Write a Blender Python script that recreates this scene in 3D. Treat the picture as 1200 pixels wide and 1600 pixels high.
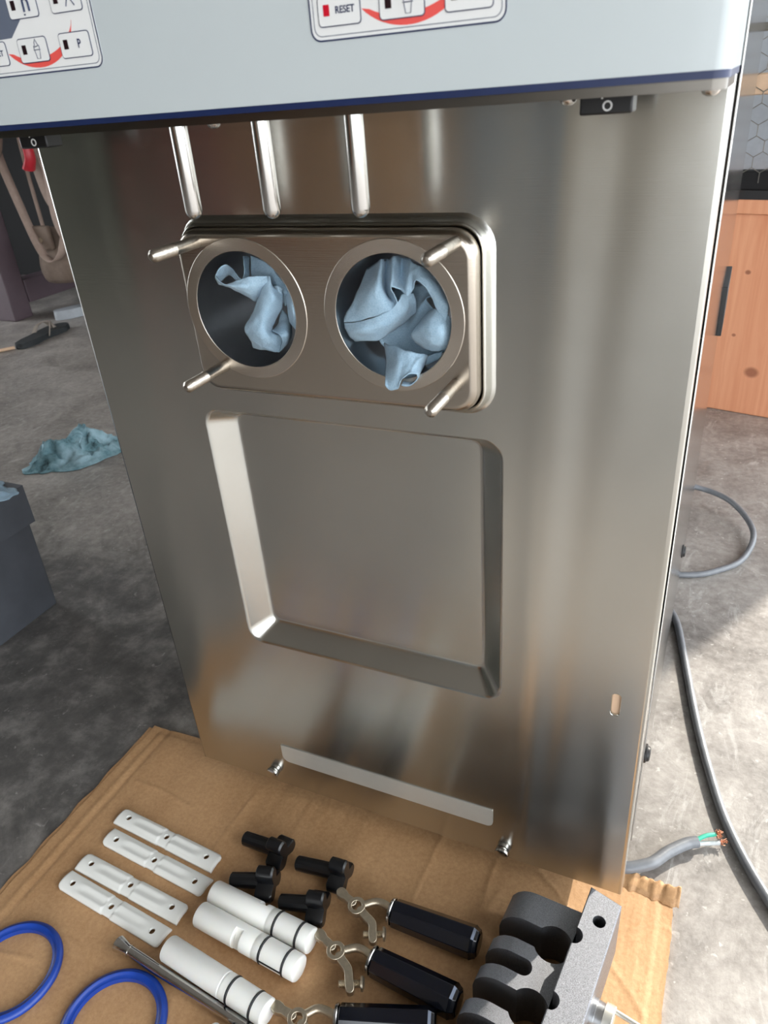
import bpy, bmesh, math, random
from math import sin, cos, pi, radians, sqrt
from mathutils import Vector, Matrix, noise
from mathutils.geometry import intersect_point_line

for o in list(bpy.data.objects):
    bpy.data.objects.remove(o)
scene = bpy.context.scene
COL = scene.collection
random.seed(4)

# ------------------------------------------------------------------ camera
cam_d = bpy.data.cameras.new('camera')
cam = bpy.data.objects.new('camera', cam_d)
COL.objects.link(cam)
cam_right = Vector((0.9106, 0.4066, -0.0732))
cam_down = Vector((0.1455, -0.4815, -0.8643))
cam_fwd = Vector((-0.3867, 0.7764, -0.4977))
m = Matrix.Identity(4)
for i in range(3):
    m[i][0] = cam_right[i]
    m[i][1] = -cam_down[i]
    m[i][2] = -cam_fwd[i]
m[0][3], m[1][3], m[2][3] = 0.2884, -0.5202, 0.8002
cam.matrix_world = m
cam_d.sensor_fit = 'VERTICAL'
cam_d.sensor_height = 36.0
cam_d.lens = 26.145
cam_d.clip_start = 0.02
cam_d.dof.use_dof = True
cam_d.dof.focus_distance = 0.82
cam_d.dof.aperture_fstop = 14.0
scene.camera = cam

# ------------------------------------------------------------------ world, sun, exposure
w = bpy.data.worlds.new('sky')
scene.world = w
w.use_nodes = True
bg = w.node_tree.nodes['Background']
bg.inputs[0].default_value = (0.90, 0.95, 1.0, 1)
bg.inputs[1].default_value = 3.95
sun_d = bpy.data.lights.new('sun', 'SUN')
sun_d.energy = 4.5
sun_d.angle = 0.0095
sun_d.color = (1.0, 0.93, 0.82)
sun = bpy.data.objects.new('sun', sun_d)
COL.objects.link(sun)
SUN_EL = radians(32)
sun_dir = Vector((cos(SUN_EL) * .487, cos(SUN_EL) * .875, sin(SUN_EL)))
sun.rotation_euler = sun_dir.to_track_quat('Z', 'Y').to_euler()
sun.location = (3, 5, 4)
scene.view_settings.view_transform = 'Standard'
scene.view_settings.look = 'None'
scene.view_settings.gamma = 1.0
scene.view_settings.use_curve_mapping = False
scene.view_settings.exposure = 0.45
scene.cycles.use_denoising = True
scene.cycles.max_bounces = 10
scene.cycles.diffuse_bounces = 5
scene.cycles.glossy_bounces = 6
scene.cycles.caustics_reflective = False

# ------------------------------------------------------------------ materials
def srgb(r, g, b):
    f = lambda c: ((c / 255 + .055) / 1.055) ** 2.4 if c / 255 > .04045 else c / 255 / 12.92
    return (f(r), f(g), f(b), 1)

class NT:
    def __init__(self, name):
        self.m = bpy.data.materials.new(name)
        self.m.use_nodes = True
        self.t = self.m.node_tree
        self.b = self.t.nodes['Principled BSDF']
        self.tc = self.t.nodes.new('ShaderNodeTexCoord')
    def n(self, typ, **kw):
        x = self.t.nodes.new(typ)
        for k, v in kw.items():
            setattr(x, k, v)
        return x
    def l(self, a, b):
        self.t.links.new(a, b)
    def coord(self, scale=(1, 1, 1), space='Object'):
        mp = self.n('ShaderNodeMapping')
        mp.inputs['Scale'].default_value = scale
        self.l(self.tc.outputs[space], mp.inputs['Vector'])
        return mp.outputs[0]
    def noise(self, scale, detail=4, rough=.5, sc=(1, 1, 1), space='Object', dist=0):
        x = self.n('ShaderNodeTexNoise')
        x.inputs['Scale'].default_value = scale
        x.inputs['Detail'].default_value = detail
        x.inputs['Roughness'].default_value = rough
        x.inputs['Distortion'].default_value = dist
        self.l(self.coord(sc, space), x.inputs['Vector'])
        return x.outputs[0]
    def ramp(self, fac, stops):
        r = self.n('ShaderNodeValToRGB')
        els = r.color_ramp.elements
        els[0].position, els[0].color = stops[0]
        els[1].position, els[1].color = stops[-1]
        for p, c in stops[1:-1]:
            e = els.new(p)
            e.color = c
        self.l(fac, r.inputs[0])
        return r.outputs[0]
    def mix(self, fac, a, b, mode='MIX'):
        x = self.n('ShaderNodeMix', data_type='RGBA', blend_type=mode)
        for sock, v in ((x.inputs[0], fac), (x.inputs[6], a), (x.inputs[7], b)):
            if hasattr(v, 'is_output'):
                self.l(v, sock)
            else:
                sock.default_value = v
        return x.outputs[2]
    def math(self, op, a, b=0.0, clamp=False):
        x = self.n('ShaderNodeMath', operation=op, use_clamp=clamp)
        for sock, v in ((x.inputs[0], a), (x.inputs[1], b)):
            if hasattr(v, 'is_output'):
                self.l(v, sock)
            else:
                sock.default_value = v
        return x.outputs[0]
    def bump(self, h, dist=.001, strength=1.0, prev=None):
        x = self.n('ShaderNodeBump')
        x.inputs['Distance'].default_value = dist
        x.inputs['Strength'].default_value = strength
        self.l(h, x.inputs['Height'])
        if prev is not None:
            self.l(prev, x.inputs['Normal'])
        self.l(x.outputs[0], self.b.inputs['Normal'])
        return x.outputs[0]
    def set(self, **kw):
        for k, v in kw.items():
            s = self.b.inputs[k.replace('_', ' ')]
            if hasattr(v, 'is_output'):
                self.l(v, s)
            else:
                s.default_value = v
        return self

def simple(name, col, rough=.5, metal=0., var=.12, nscale=60, bump=0., bscale=200, coat=0., space='Object'):
    t = NT(name)
    c = srgb(*col)
    d = tuple(x * (1 - var) for x in c[:3]) + (1,)
    e = tuple(min(1, x * (1 + var)) for x in c[:3]) + (1,)
    t.set(Base_Color=t.ramp(t.noise(nscale, 5, .6, space=space), [(.3, d), (.7, e)]), Roughness=rough, Metallic=metal)
    if coat:
        t.b.inputs['Coat Weight'].default_value = coat
        t.b.inputs['Coat Roughness'].default_value = .08
    if bump:
        t.bump(t.noise(bscale, 3, space=space), bump)
    return t.m

M = {}
def brushed(name, col, rough, aniso, wave, tangent=(0, 0, 1), fine=.00003, gauss=()):
    """rolled sheet steel: brush lines run across, so reflections smear along the tangent; slow waves from oil-canning"""
    t = NT(name)
    c = srgb(*col)
    d = tuple(x * .93 for x in c[:3]) + (1,)
    t.set(Base_Color=t.ramp(t.noise(7, 4, .6), [(.35, d), (.65, c)]), Metallic=1.0, Anisotropic=aniso)
    rn = t.noise(14, 5, .65)
    t.set(Roughness=t.math('ADD', t.math('MULTIPLY', rn, .06), rough - .03))
    cx = t.n('ShaderNodeCombineXYZ')
    for i in range(3):
        cx.inputs[i].default_value = tangent[i]
    t.l(cx.outputs[0], t.b.inputs['Tangent'])
    prev = None
    if wave:
        h = t.noise(3.2, 1.5, .4, (1.6, 1, .55))
        if gauss:
            sp = t.n('ShaderNodeSeparateXYZ')
            t.l(t.tc.outputs['Object'], sp.inputs[0])
            for (x0, slope, z0, wd, amp) in gauss:
                u = t.math('SUBTRACT', sp.outputs[0], t.math('ADD', t.math('MULTIPLY', t.math('SUBTRACT', sp.outputs[2], z0), slope), x0))
                u = t.math('DIVIDE', u, wd)
                g = t.math('EXPONENT', t.math('MULTIPLY', t.math('MULTIPLY', u, u), -1.0))
                h = t.math('ADD', h, t.math('MULTIPLY', g, amp))
        prev = t.bump(h, wave)
    t.bump(t.noise(60, 3, .6, (.35, 1, 26)), fine, 1.0, prev)
    return t.m

M['panel'] = brushed('brushed_panel_steel', (207, 206, 200), .225, .8, .0075, gauss=((.168, .03, .4, .016, .13), (.196, .05, .4, .012, -.05), (-.222, .06, .45, .03, .25)))
M['side'] = brushed('polished_side_steel', (190, 188, 185), .12, .2, .0004)
_n = M['side'].node_tree
_b = _n.nodes['Principled BSDF']
_tc = _n.nodes.new('ShaderNodeTexCoord'); _v = _n.nodes.new('ShaderNodeTexNoise'); _r = _n.nodes.new('ShaderNodeValToRGB'); _i = _n.nodes.new('ShaderNodeMath')
_v.inputs['Scale'].default_value = 260; _v.inputs['Detail'].default_value = 1.0
_r.color_ramp.elements[0].position = .70; _r.color_ramp.elements[1].position = .74
_i.operation = 'SUBTRACT'; _i.inputs[0].default_value = 1.0
_n.links.new(_tc.outputs['Object'], _v.inputs['Vector']); _n.links.new(_v.outputs[0], _r.inputs[0]); _n.links.new(_r.outputs[0], _i.inputs[1]); _n.links.new(_i.outputs[0], _b.inputs['Metallic'])
M['plate'] = brushed('machined_plate_steel', (192, 183, 171), .22, .55, .0005, (1, 0, 0))
t = NT('turned_ring_steel')
t.set(Base_Color=srgb(206, 198, 187), Metallic=1.0, Roughness=.24, Anisotropic=.75)
wv = t.n('ShaderNodeTexWave', wave_type='RINGS', rings_direction='Y')
wv.inputs['Scale'].default_value = 420
wv.inputs['Distortion'].default_value = .5
t.l(t.tc.outputs['Object'], wv.inputs['Vector'])
t.bump(wv.outputs['Fac'], .00004)
tg = t.n('ShaderNodeTangent', direction_type='RADIAL', axis='Y')
t.l(tg.outputs[0], t.b.inputs['Tangent'])
M['ring'] = t.m
M['bore'] = simple('bore_steel', (196, 198, 200), .28, 1., .08, 20)
M['steel'] = simple('polished_rod_steel', (205, 203, 200), .17, 1., .05, 30)
M['thread'] = simple('threaded_stud_steel', (175, 168, 158), .3, 1., .15, 300, .0002, 600)
M['film'] = simple('satin_film_strip', (214, 212, 204), .40, .75, .04, 20)
M['white'] = simple('white_head_enamel', (186, 194, 196), .32, 0., .015, 6, coat=.25)
M['navy'] = simple('navy_print', (18, 34, 74), .4, 0., .08)
M['keywhite'] = simple('keypad_white', (222, 223, 222), .4, 0., .01)
M['red'] = simple('red_print', (222, 84, 78), .45, 0., .03)
M['led_red'] = simple('red_window', (190, 12, 40), .3, 0., .05)
M['led_dark'] = simple('dark_window', (30, 8, 16), .3, 0., .05)
M['slate'] = simple('slate_print', (92, 100, 116), .45, 0., .03)
M['switch'] = simple('black_switch_plastic', (20, 20, 22), .4, 0., .1)
M['mark'] = simple('white_switch_print', (225, 225, 225), .4, 0., .02)
M['blackrub'] = simple('black_rubber', (22, 23, 25), .45, 0., .15)
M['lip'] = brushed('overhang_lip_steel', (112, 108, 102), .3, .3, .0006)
M['hdpe'] = simple('white_hdpe', (238, 237, 231), .42, 0., .015, 25)
M['hdpe'].node_tree.nodes['Principled BSDF'].inputs['Subsurface Weight'].default_value = .15
M['hdpe'].node_tree.nodes['Principled BSDF'].inputs['Subsurface Radius'].default_value = (.004, .003, .002)
M['bladeplast'] = simple('ivory_blade_plastic', (240, 240, 234), .33, 0., .02, 18)
M['knob'] = simple('black_knob_plastic', (14, 15, 18), .28, 0., .2, 90)
M['grip'] = simple('navy_black_grip_plastic', (9, 13, 24), .16, 0., .15, 60, coat=.3)
M['darkchrome'] = simple('dark_chrome', (62, 66, 74), .14, 1., .06)
M['lever'] = simple('cast_nickel_lever', (196, 184, 164), .4, 1., .12, 160, .0002, 500)
M['blue'] = simple('blue_seal_silicone', (18, 58, 146), .36, 0., .12, 60)
M['towel'] = None
M['cable'] = simple('grey_cable_jacket', (112, 115, 119), .36, 0., .12, 70, .0004, 90)
M['green'] = simple('green_wire_jacket', (52, 168, 140), .4, 0., .05)
M['whitewire'] = simple('white_wire_jacket', (196, 200, 200), .4, 0., .05)
M['copper'] = simple('copper_strand', (206, 146, 116), .35, 1., .2, 400)
M['binmetal'] = simple('slate_painted_steel', (86, 89, 95), .48, .2, .14, 14, .0002, 120)
M['benchpaint'] = simple('plum_brown_bench_paint', (88, 74, 80), .55, 0., .12, 12, .0003, 60)
M['dark'] = simple('dark_stained_board', (16, 16, 18), .7, 0., .2, 9)
M['canvas'] = simple('taupe_canvas', (116, 100, 88), .85, 0., .14, 40, .0004, 600)
M['strap'] = simple('beige_webbing', (158, 138, 126), .8, 0., .1, 60, .0003, 700)
M['redpl'] = simple('red_tool_plastic', (172, 32, 44), .4, 0., .08)
M['sandal'] = simple('black_sandal_rubber', (40, 44, 46), .7, 0., .18, 60)
M['sandalstrap'] = simple('grey_sandal_strap', (150, 140, 130), .7, 0., .1)
M['greypad'] = simple('pale_grey_foam', (170, 176, 182), .6, 0., .06)
M['wallwhite'] = simple('pale_wall_paint', (196, 198, 198), .8, 0., .04, 3)
M['wall'] = simple('dim_wall_board', (164, 156, 143), .85, 0., .12, 3)
M['ceil'] = simple('ceiling_board', (150, 146, 140), .9, 0., .06, 2)
M['pinewood'] = None
M['wire'] = simple('galvanised_wire', (150, 146, 138), .45, .8, .1)
M['rail'] = simple('bare_pine_rail', (214, 182, 152), .7, 0., .1, 18, .0003, 90)
M['brownboard'] = simple('brown_hardboard', (132, 96, 58), .6, 0., .12, 4)
M['bluegrey'] = simple('blue_grey_painted_steel', (138, 148, 156), .5, 0., .06, 3)
M['darkgreen'] = simple('dark_olive_tarp', (58, 60, 50), .7, 0., .12, 3)
M['redfab'] = simple('dull_red_fabric', (112, 56, 52), .8, 0., .15, 6)

def towel_mat():
    t = NT('blue_shop_towel')
    f = t.noise(900, 3, .7)
    c = t.ramp(t.noise(35, 4, .6), [(.3, srgb(134, 164, 186)), (.7, srgb(164, 192, 210))])
    c = t.mix(.35, c, t.ramp(f, [(.3, srgb(106, 140, 164)), (.7, srgb(190, 212, 226))]))
    t.set(Base_Color=c, Roughness=.95)
    t.b.inputs['Sheen Weight'].default_value = .15
    t.bump(f, .0004)
    return t.m
M['towel'] = towel_mat()

def dirty_towel():
    t = NT('stained_shop_towel')
    c = t.ramp(t.noise(14, 5, .65), [(.34, srgb(52, 74, 78)), (.44, srgb(112, 150, 160)), (.62, srgb(164, 196, 208))])
    t.set(Base_Color=c, Roughness=.95)
    t.bump(t.noise(300, 3), .0006)
    return t.m
M['dirtytowel'] = dirty_towel()

def concrete():
    t = NT('worn_concrete')
    big = t.noise(1.1, 5, .6)
    mid = t.noise(7, 8, .68, dist=.6)
    fine = t.noise(70, 6, .7)
    c = t.ramp(mid, [(.28, srgb(98, 94, 90)), (.5, srgb(154, 149, 143)), (.72, srgb(192, 187, 180))])
    c = t.mix(t.math('MULTIPLY', big, .55), c, t.ramp(mid, [(.3, srgb(96, 84, 78)), (.7, srgb(148, 136, 128))]))
    c = t.mix(.22, c, t.ramp(fine, [(.35, srgb(80, 76, 72)), (.65, srgb(206, 202, 196))]))
    # pale scuffs and paint flecks
    sc = t.ramp(t.noise(26, 7, .75, (1, .35, 1), dist=1.2), [(.56, (0, 0, 0, 1)), (.70, (1, 1, 1, 1))])
    c = t.mix(t.math('MULTIPLY', sc, .55), c, srgb(206, 203, 198))
    sp = t.ramp(t.noise(85, 2, .5), [(.68, (0, 0, 0, 1)), (.73, (1, 1, 1, 1))])
    c = t.mix(t.math('MULTIPLY', sp, .5), c, srgb(214, 210, 204))
    # darker patch with a ragged outline
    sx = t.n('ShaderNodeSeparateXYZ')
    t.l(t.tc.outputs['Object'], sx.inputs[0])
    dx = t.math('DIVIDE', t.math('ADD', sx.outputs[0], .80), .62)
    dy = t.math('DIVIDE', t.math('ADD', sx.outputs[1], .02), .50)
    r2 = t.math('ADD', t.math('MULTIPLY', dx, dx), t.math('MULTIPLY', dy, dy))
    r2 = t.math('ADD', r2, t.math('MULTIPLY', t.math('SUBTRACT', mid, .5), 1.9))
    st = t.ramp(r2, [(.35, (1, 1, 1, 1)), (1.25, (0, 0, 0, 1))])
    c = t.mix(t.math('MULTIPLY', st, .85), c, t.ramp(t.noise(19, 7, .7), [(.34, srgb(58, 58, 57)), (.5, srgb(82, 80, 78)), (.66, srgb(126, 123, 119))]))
    fl = t.ramp(t.noise(60, 3, .6, dist=.8), [(.66, (0, 0, 0, 1)), (.72, (1, 1, 1, 1))])
    c = t.mix(t.math('MULTIPLY', fl, .35), c, srgb(196, 192, 186))
    t.set(Base_Color=c, Roughness=t.math('ADD', t.math('MULTIPLY', mid, .3), .30))
    t.bump(t.math('ADD', mid, t.math('MULTIPLY', fine, .4)), .0012)
    return t.m
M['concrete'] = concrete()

def cardboard():
    t = NT('brown_corrugated_cardboard')
    fib = t.noise(220, 5, .75)
    blot = t.noise(9, 5, .6)
    c = t.ramp(blot, [(.3, srgb(172, 130, 88)), (.7, srgb(200, 158, 114))])
    c = t.mix(.3, c, t.ramp(fib, [(.35, srgb(156, 114, 74)), (.65, srgb(214, 174, 128))]))
    st = t.ramp(t.noise(22, 3, .5), [(.76, (0, 0, 0, 1)), (.82, (1, 1, 1, 1))])
    c = t.mix(t.math('MULTIPLY', st, .6), c, srgb(70, 52, 36))
    t.set(Base_Color=c, Roughness=.62)
    wv = t.n('ShaderNodeTexWave', wave_type='BANDS', bands_direction='X')
    wv.inputs['Scale'].default_value = 40
    wv.inputs['Distortion'].default_value = 1.2
    t.l(t.coord((1, .3, 1)), wv.inputs['Vector'])
    p = t.bump(wv.outputs['Fac'], .00005)
    p = t.bump(t.noise(26, 6, .65, (1, .6, 1)), .0014, 1, p)
    t.bump(fib, .0002, 1, p)
    return t.m
M['card'] = cardboard()

def pine(name, a, b, knots=True):
    t = NT(name)
    g = t.noise(5, 6, .6, (7, 7, .45), dist=1.0)
    c = t.ramp(g, [(.3, srgb(*a)), (.7, srgb(*b))])
    if knots:
        v = t.n('ShaderNodeTexVoronoi')
        v.inputs['Scale'].default_value = 5.5
        t.l(t.coord((1, 1, .8)), v.inputs['Vector'])
        k = t.ramp(v.outputs['Distance'], [(.05, (1, 1, 1, 1)), (.13, (0, 0, 0, 1))])
        c = t.mix(t.math('MULTIPLY', k, .6), c, srgb(120, 60, 36))
    for kx, kz, kr in ((-.150, .112, .020), (-.196, .352, .008), (-.205, .20, .006)):
        sp = t.n('ShaderNodeSeparateXYZ')
        t.l(t.tc.outputs['Object'], sp.inputs[0])
        ax = t.math('DIVIDE', t.math('SUBTRACT', sp.outputs[0], kx), kr)
        az = t.math('DIVIDE', t.math('SUBTRACT', sp.outputs[2], kz), kr * .8)
        rr = t.math('SQRT', t.math('ADD', t.math('MULTIPLY', ax, ax), t.math('MULTIPLY', az, az)))
        c = t.mix(t.ramp(rr, [(.55, (.75, .75, .75, 1)), (1.0, (0, 0, 0, 1))]), c, srgb(128, 70, 48))
    t.set(Base_Color=c, Roughness=.6)
    t.bump(g, .0006)
    return t.m
M['pinewood'] = pine('orange_pine', (206, 134, 96), (226, 162, 124))

def flake():
    t = NT('black_silver_flake_coat')
    v = t.noise(2600, 2, .6)
    c = t.ramp(v, [(.38, srgb(94, 96, 100)), (.64, srgb(160, 162, 168))])
    t.set(Base_Color=c, Metallic=.8, Roughness=.42)
    t.bump(v, .00025)
    return t.m
M['flake'] = flake()

# ------------------------------------------------------------------ mesh helpers
def finish(name, bm, mat, parent=None, sharp=35, bevel=0., segs=2, solid=0., subsurf=0, flat_area=0.):
    bmesh.ops.recalc_face_normals(bm, faces=bm.faces[:])
    me = bpy.data.meshes.new(name)
    bm.to_mesh(me)
    bm.free()
    if mat is not None:
        me.materials.append(M[mat] if isinstance(mat, str) else mat)
    me.polygons.foreach_set('use_smooth', [True] * len(me.polygons))
    me.set_sharp_from_angle(angle=radians(sharp))
    if flat_area:
        for p in me.polygons:
            if p.area > flat_area: p.use_smooth = False
    o = bpy.data.objects.new(name, me)
    COL.objects.link(o)
    if parent is not None:
        o.parent = parent
        o.matrix_parent_inverse = Matrix.Identity(4)
    if solid:
        x = o.modifiers.new('thickness', 'SOLIDIFY'); x.thickness = solid; x.offset = 0
    if bevel:
        x = o.modifiers.new('bevel', 'BEVEL'); x.width = bevel; x.segments = segs
        x.limit_method = 'ANGLE'; x.angle_limit = radians(38)
    if subsurf:
        x = o.modifiers.new('subdivision', 'SUBSURF'); x.levels = subsurf; x.render_levels = subsurf
    return o

def tag(o, label=None, cat=None, group=None, kind=None):
    if label: o['label'] = label
    if cat: o['category'] = cat
    if group: o['group'] = group
    if kind: o['kind'] = kind
    return o

def empty(name, loc=(0, 0, 0), rz=0.):
    o = bpy.data.objects.new(name, None)
    o.empty_display_size = .03
    o.location = loc
    o.rotation_euler = (0, 0, rz)
    COL.objects.link(o)
    return o

def box(bm, lo, hi, mtx=None):
    vs = [bm.verts.new((x, y, z)) for x in (lo[0], hi[0]) for y in (lo[1], hi[1]) for z in (lo[2], hi[2])]
    for f in ((0, 1, 3, 2), (4, 6, 7, 5), (0, 4, 5, 1), (2, 3, 7, 6), (0, 2, 6, 4), (1, 5, 7, 3)):
        bm.faces.new([vs[i] for i in f])
    if mtx is not None:
        bmesh.ops.transform(bm, matrix=mtx, verts=vs)
    return vs

def boxo(name, lo, hi, mat, parent=None, bevel=.002):
    bm = bmesh.new(); box(bm, lo, hi)
    return finish(name, bm, mat, parent, bevel=bevel)

def frame_of(d):
    d = Vector(d).normalized()
    a = Vector((0, 0, 1)) if abs(d.z) < .95 else Vector((1, 0, 0))
    u = d.cross(a).normalized()
    return u, d.cross(u).normalized(), d

def lathe(bm, p0, axis, prof, seg=32, phase=0.):
    """prof: list of (distance along axis, radius); radius 0 closes the end"""
    u, v, d = frame_of(axis)
    p0 = Vector(p0)
    rings = []
    for t_, r in prof:
        c = p0 + d * t_
        if r < 1e-6:
            rings.append([bm.verts.new(c)])
        else:
            rings.append([bm.verts.new(c + (u * cos(phase + 2 * pi * k / seg) + v * sin(phase + 2 * pi * k / seg)) * r) for k in range(seg)])
    for a, b in zip(rings, rings[1:]):
        for k in range(seg):
            k2 = (k + 1) % seg
            if len(a) == 1 and len(b) == 1: continue
            if len(a) == 1: bm.faces.new((a[0], b[k], b[k2]))
            elif len(b) == 1: bm.faces.new((a[k], b[0], a[k2]))
            else: bm.faces.new((a[k], b[k], b[k2], a[k2]))
    return rings

def catmull(pts, n=8):
    pts = [Vector(p) for p in pts]
    P = [pts[0] * 2 - pts[1]] + pts + [pts[-1] * 2 - pts[-2]]
    out = []
    for i in range(1, len(P) - 2):
        for k in range(n):
            s = k / n
            a, b, c, d = P[i - 1], P[i], P[i + 1], P[i + 2]
            out.append(.5 * ((2 * b) + (c - a) * s + (2 * a - 5 * b + 4 * c - d) * s * s + (3 * b - a - 3 * c + d) * s ** 3))
    out.append(pts[-1])
    return out

def tube(bm, pts, r, seg=12, smooth=8, flat=1.0, caps=True):
    P = catmull(pts, smooth) if smooth > 1 else [Vector(p) for p in pts]
    rad = r if callable(r) else (lambda s: r)
    d0 = (P[1] - P[0]).normalized()
    u, v, _ = frame_of(d0)
    rings = []
    for i, p in enumerate(P):
        d = (P[min(i + 1, len(P) - 1)] - P[max(i - 1, 0)]).normalized()
        u = (u - d * u.dot(d)).normalized()
        v = d.cross(u)
        q = rad(i / (len(P) - 1))
        rings.append([bm.verts.new(p + u * cos(2 * pi * k / seg) * q + v * sin(2 * pi * k / seg) * q * flat) for k in range(seg)])
    for a, b in zip(rings, rings[1:]):
        for k in range(seg):
            bm.faces.new((a[k], b[k], b[(k + 1) % seg], a[(k + 1) % seg]))
    if caps:
        bm.faces.new(rings[0][::-1]); bm.faces.new(rings[-1])

def ribbon(bm, pts, wdir, width, smooth=8):
    """flat strap along a curve, wdir across it"""
    P = catmull(pts, smooth)
    wd = Vector(wdir).normalized() * width / 2
    prev = None
    for p in P:
        cur = (bm.verts.new(p - wd), bm.verts.new(p + wd))
        if prev: bm.faces.new((prev[0], prev[1], cur[1], cur[0]))
        prev = cur

def rrect(x0, y0, x1, y1, r, seg=6):
    rs = r if isinstance(r, (tuple, list)) else (r,) * 4   # corners: (x1,y1),(x0,y1),(x0,y0),(x1,y0)
    out = []
    for (cx, cy, sx, sy, a0, rr) in ((x1, y1, -1, -1, 0, rs[0]), (x0, y1, 1, -1, 90, rs[1]), (x0, y0, 1, 1, 180, rs[2]), (x1, y0, -1, 1, 270, rs[3])):
        rr = max(rr, 1e-5)
        for k in range(seg + 1):
            a = radians(a0 + 90 * k / seg)
            out.append((cx + sx * rr + rr * cos(a), cy + sy * rr + rr * sin(a)))
    return out

def circ(cx, cy, r, n=48, a0=0.):
    return [(cx + r * cos(a0 + 2 * pi * k / n), cy + r * sin(a0 + 2 * pi * k / n)) for k in range(n)]

def loop(bm, pts, f):
    return [bm.verts.new(f(*p)) for p in pts]

def bridge(bm, A, B):
    n = len(A)
    for k in range(n):
        bm.faces.new((A[k], A[(k + 1) % n], B[(k + 1) % n], B[k]))

def fill(bm, loops):
    ed = []
    for L in loops:
        n = len(L)
        for k in range(n):
            e = bm.edges.get((L[k], L[(k + 1) % n]))
            ed.append(e if e else bm.edges.new((L[k], L[(k + 1) % n])))
    bmesh.ops.triangle_fill(bm, use_beauty=True, use_dissolve=False, edges=ed)

def prism(bm, outer, holes, f0, f1):
    """solid between the flat outlines mapped by f0 and f1, with through holes"""
    A = [loop(bm, o, f0) for o in [outer] + holes]
    B = [loop(bm, o, f1) for o in [outer] + holes]
    for a, b in zip(A, B): bridge(bm, a, b)
    fill(bm, A); fill(bm, B)

def baked(o):
    """replace the mesh by its evaluated modifiers"""
    dg = bpy.context.evaluated_depsgraph_get()
    me = bpy.data.meshes.new_from_object(o.evaluated_get(dg))
    o.modifiers.clear()
    o.data = me
    return o

def cut(o, cutters):
    for c in cutters:
        x = o.modifiers.new('cut', 'BOOLEAN'); x.operation = 'DIFFERENCE'; x.object = c; x.solver = 'EXACT'
    baked(o)
    for c in cutters: bpy.data.objects.remove(c)
    o.data.set_sharp_from_angle(angle=radians(35))
    return o

def copy_tree(o, parent=None):
    c = o.copy()
    COL.objects.link(c)
    if parent is not None: c.parent = parent
    for ch in list(o.children): copy_tree(ch, c)
    return c

def text_mesh(name, s, size, mat, parent, mtx, depth=.0001, sx=1.0, bold=0.0):
    cu = bpy.data.curves.new(name, 'FONT')
    cu.body = s; cu.size = size; cu.extrude = depth; cu.align_x = 'CENTER'; cu.align_y = 'CENTER'; cu.offset = bold
    tmp = bpy.data.objects.new(name, cu); COL.objects.link(tmp)
    dg = bpy.context.evaluated_depsgraph_get()
    me = bpy.data.meshes.new_from_object(tmp.evaluated_get(dg))
    bpy.data.objects.remove(tmp); bpy.data.curves.remove(cu)
    me.transform(mtx @ Matrix.Diagonal((sx, 1, 1, 1)))
    me.materials.clear(); me.materials.append(M[mat])
    o = bpy.data.objects.new(name, me); COL.objects.link(o); o.parent = parent
    return o

# ------------------------------------------------------------------ the setting
def slab(name, lo, hi, mat, **kw):
    bm = bmesh.new(); box(bm, lo, hi)
    return tag(finish(name, bm, mat), kind='structure')

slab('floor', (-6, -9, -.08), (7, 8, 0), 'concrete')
slab('wall_back', (-4.6, 2.75, 0), (1.583, 2.9, 2.7), 'wallwhite')
slab('unseen_wall_left', (-4.6, -4.5, 0), (-4.45, -.5, 2.7), 'wall')  # out of view; gap after it added to light the left floor
slab('unseen_wall_left', (-4.6, 1.5, 0), (-4.45, 2.75, 2.7), 'wall')  # added segment out of view, keeps the bench area in shade
slab('ceiling', (-4.6, -4.5, 2.7), (2.6, 2.9, 2.8), 'ceil')
slab('wall_front', (-4.6, -4.6, 0), (.35, -4.5, 2.7), 'wall')
slab('door_1', (-1.5, -4.499, .0005), (-.9, -4.45, 2.1), 'bluegrey')

# ------------------------------------------------------------------ soft-serve machine
mach = empty('soft_serve_machine', (0, 0, 0))
tag(mach, 'stainless steel twin soft-serve ice cream machine with white control head and two open bores', 'machine')

XY = lambda y: (lambda a, b: (a, y, b))
# front panel: one pressed sheet with raised collar for the plate and a recessed splash field
bm = bmesh.new()
def rect_loop(ins, y, bot=.035, top=.80):
    return loop(bm, [(-.2715 + ins, bot + ins * .4), (.2715 - ins, bot + ins * .4), (.2715 - ins, top), (-.2715 + ins, top)], XY(y))
o0 = rect_loop(.0034, 0); o1 = rect_loop(.0016, .0005); o2 = rect_loop(.0005, .0016); o3 = rect_loop(0, .0034); o4 = rect_loop(0, .022)
for a, b in ((o0, o1), (o1, o2), (o2, o3), (o3, o4)): bridge(bm, a, b)
lipdef = [(0, 0, .024), (.0018, -.0012, .0225), (.0035, -.004, .021), (.0042, -.0085, .0205), (.0048, -.0102, .020), (.0058, -.0108, .019), (.0068, -.0102, .018), (.0074, -.006, .0175), (.0074, .012, .0175)]
lips = [loop(bm, rrect(-.1355 + i, .5705 + i, .1332 - i, .7195 - i, r, 8), XY(y)) for i, y, r in lipdef]
for a, b in zip(lips, lips[1:]): bridge(bm, a, b)
rec = []
for s, y in ((-.045, 0), (.03, .0006), (.1, .0022), (.2, .0048), (.8, .0172), (.9, .0190), (.97, .0198), (1.05, .02)):
    L = lambda a, b: a + (b - a) * s
    rec.append(loop(bm, rrect(L(-.1505, -.1275), L(.2710, .2915), L(.1385, .1147), L(.5490, .5380), L(.017, .009), 8), XY(y)))
for a, b in zip(rec, rec[1:]): bridge(bm, a, b)
fill(bm, [rec[-1]])
sl = [loop(bm, rrect(.2405 + i, .2885 + i, .2492 - i, .3155 - i, .0040 - i, 5), XY(y)) for i, y in ((0, 0), (.0006, .0007), (.0009, .004))]
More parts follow.
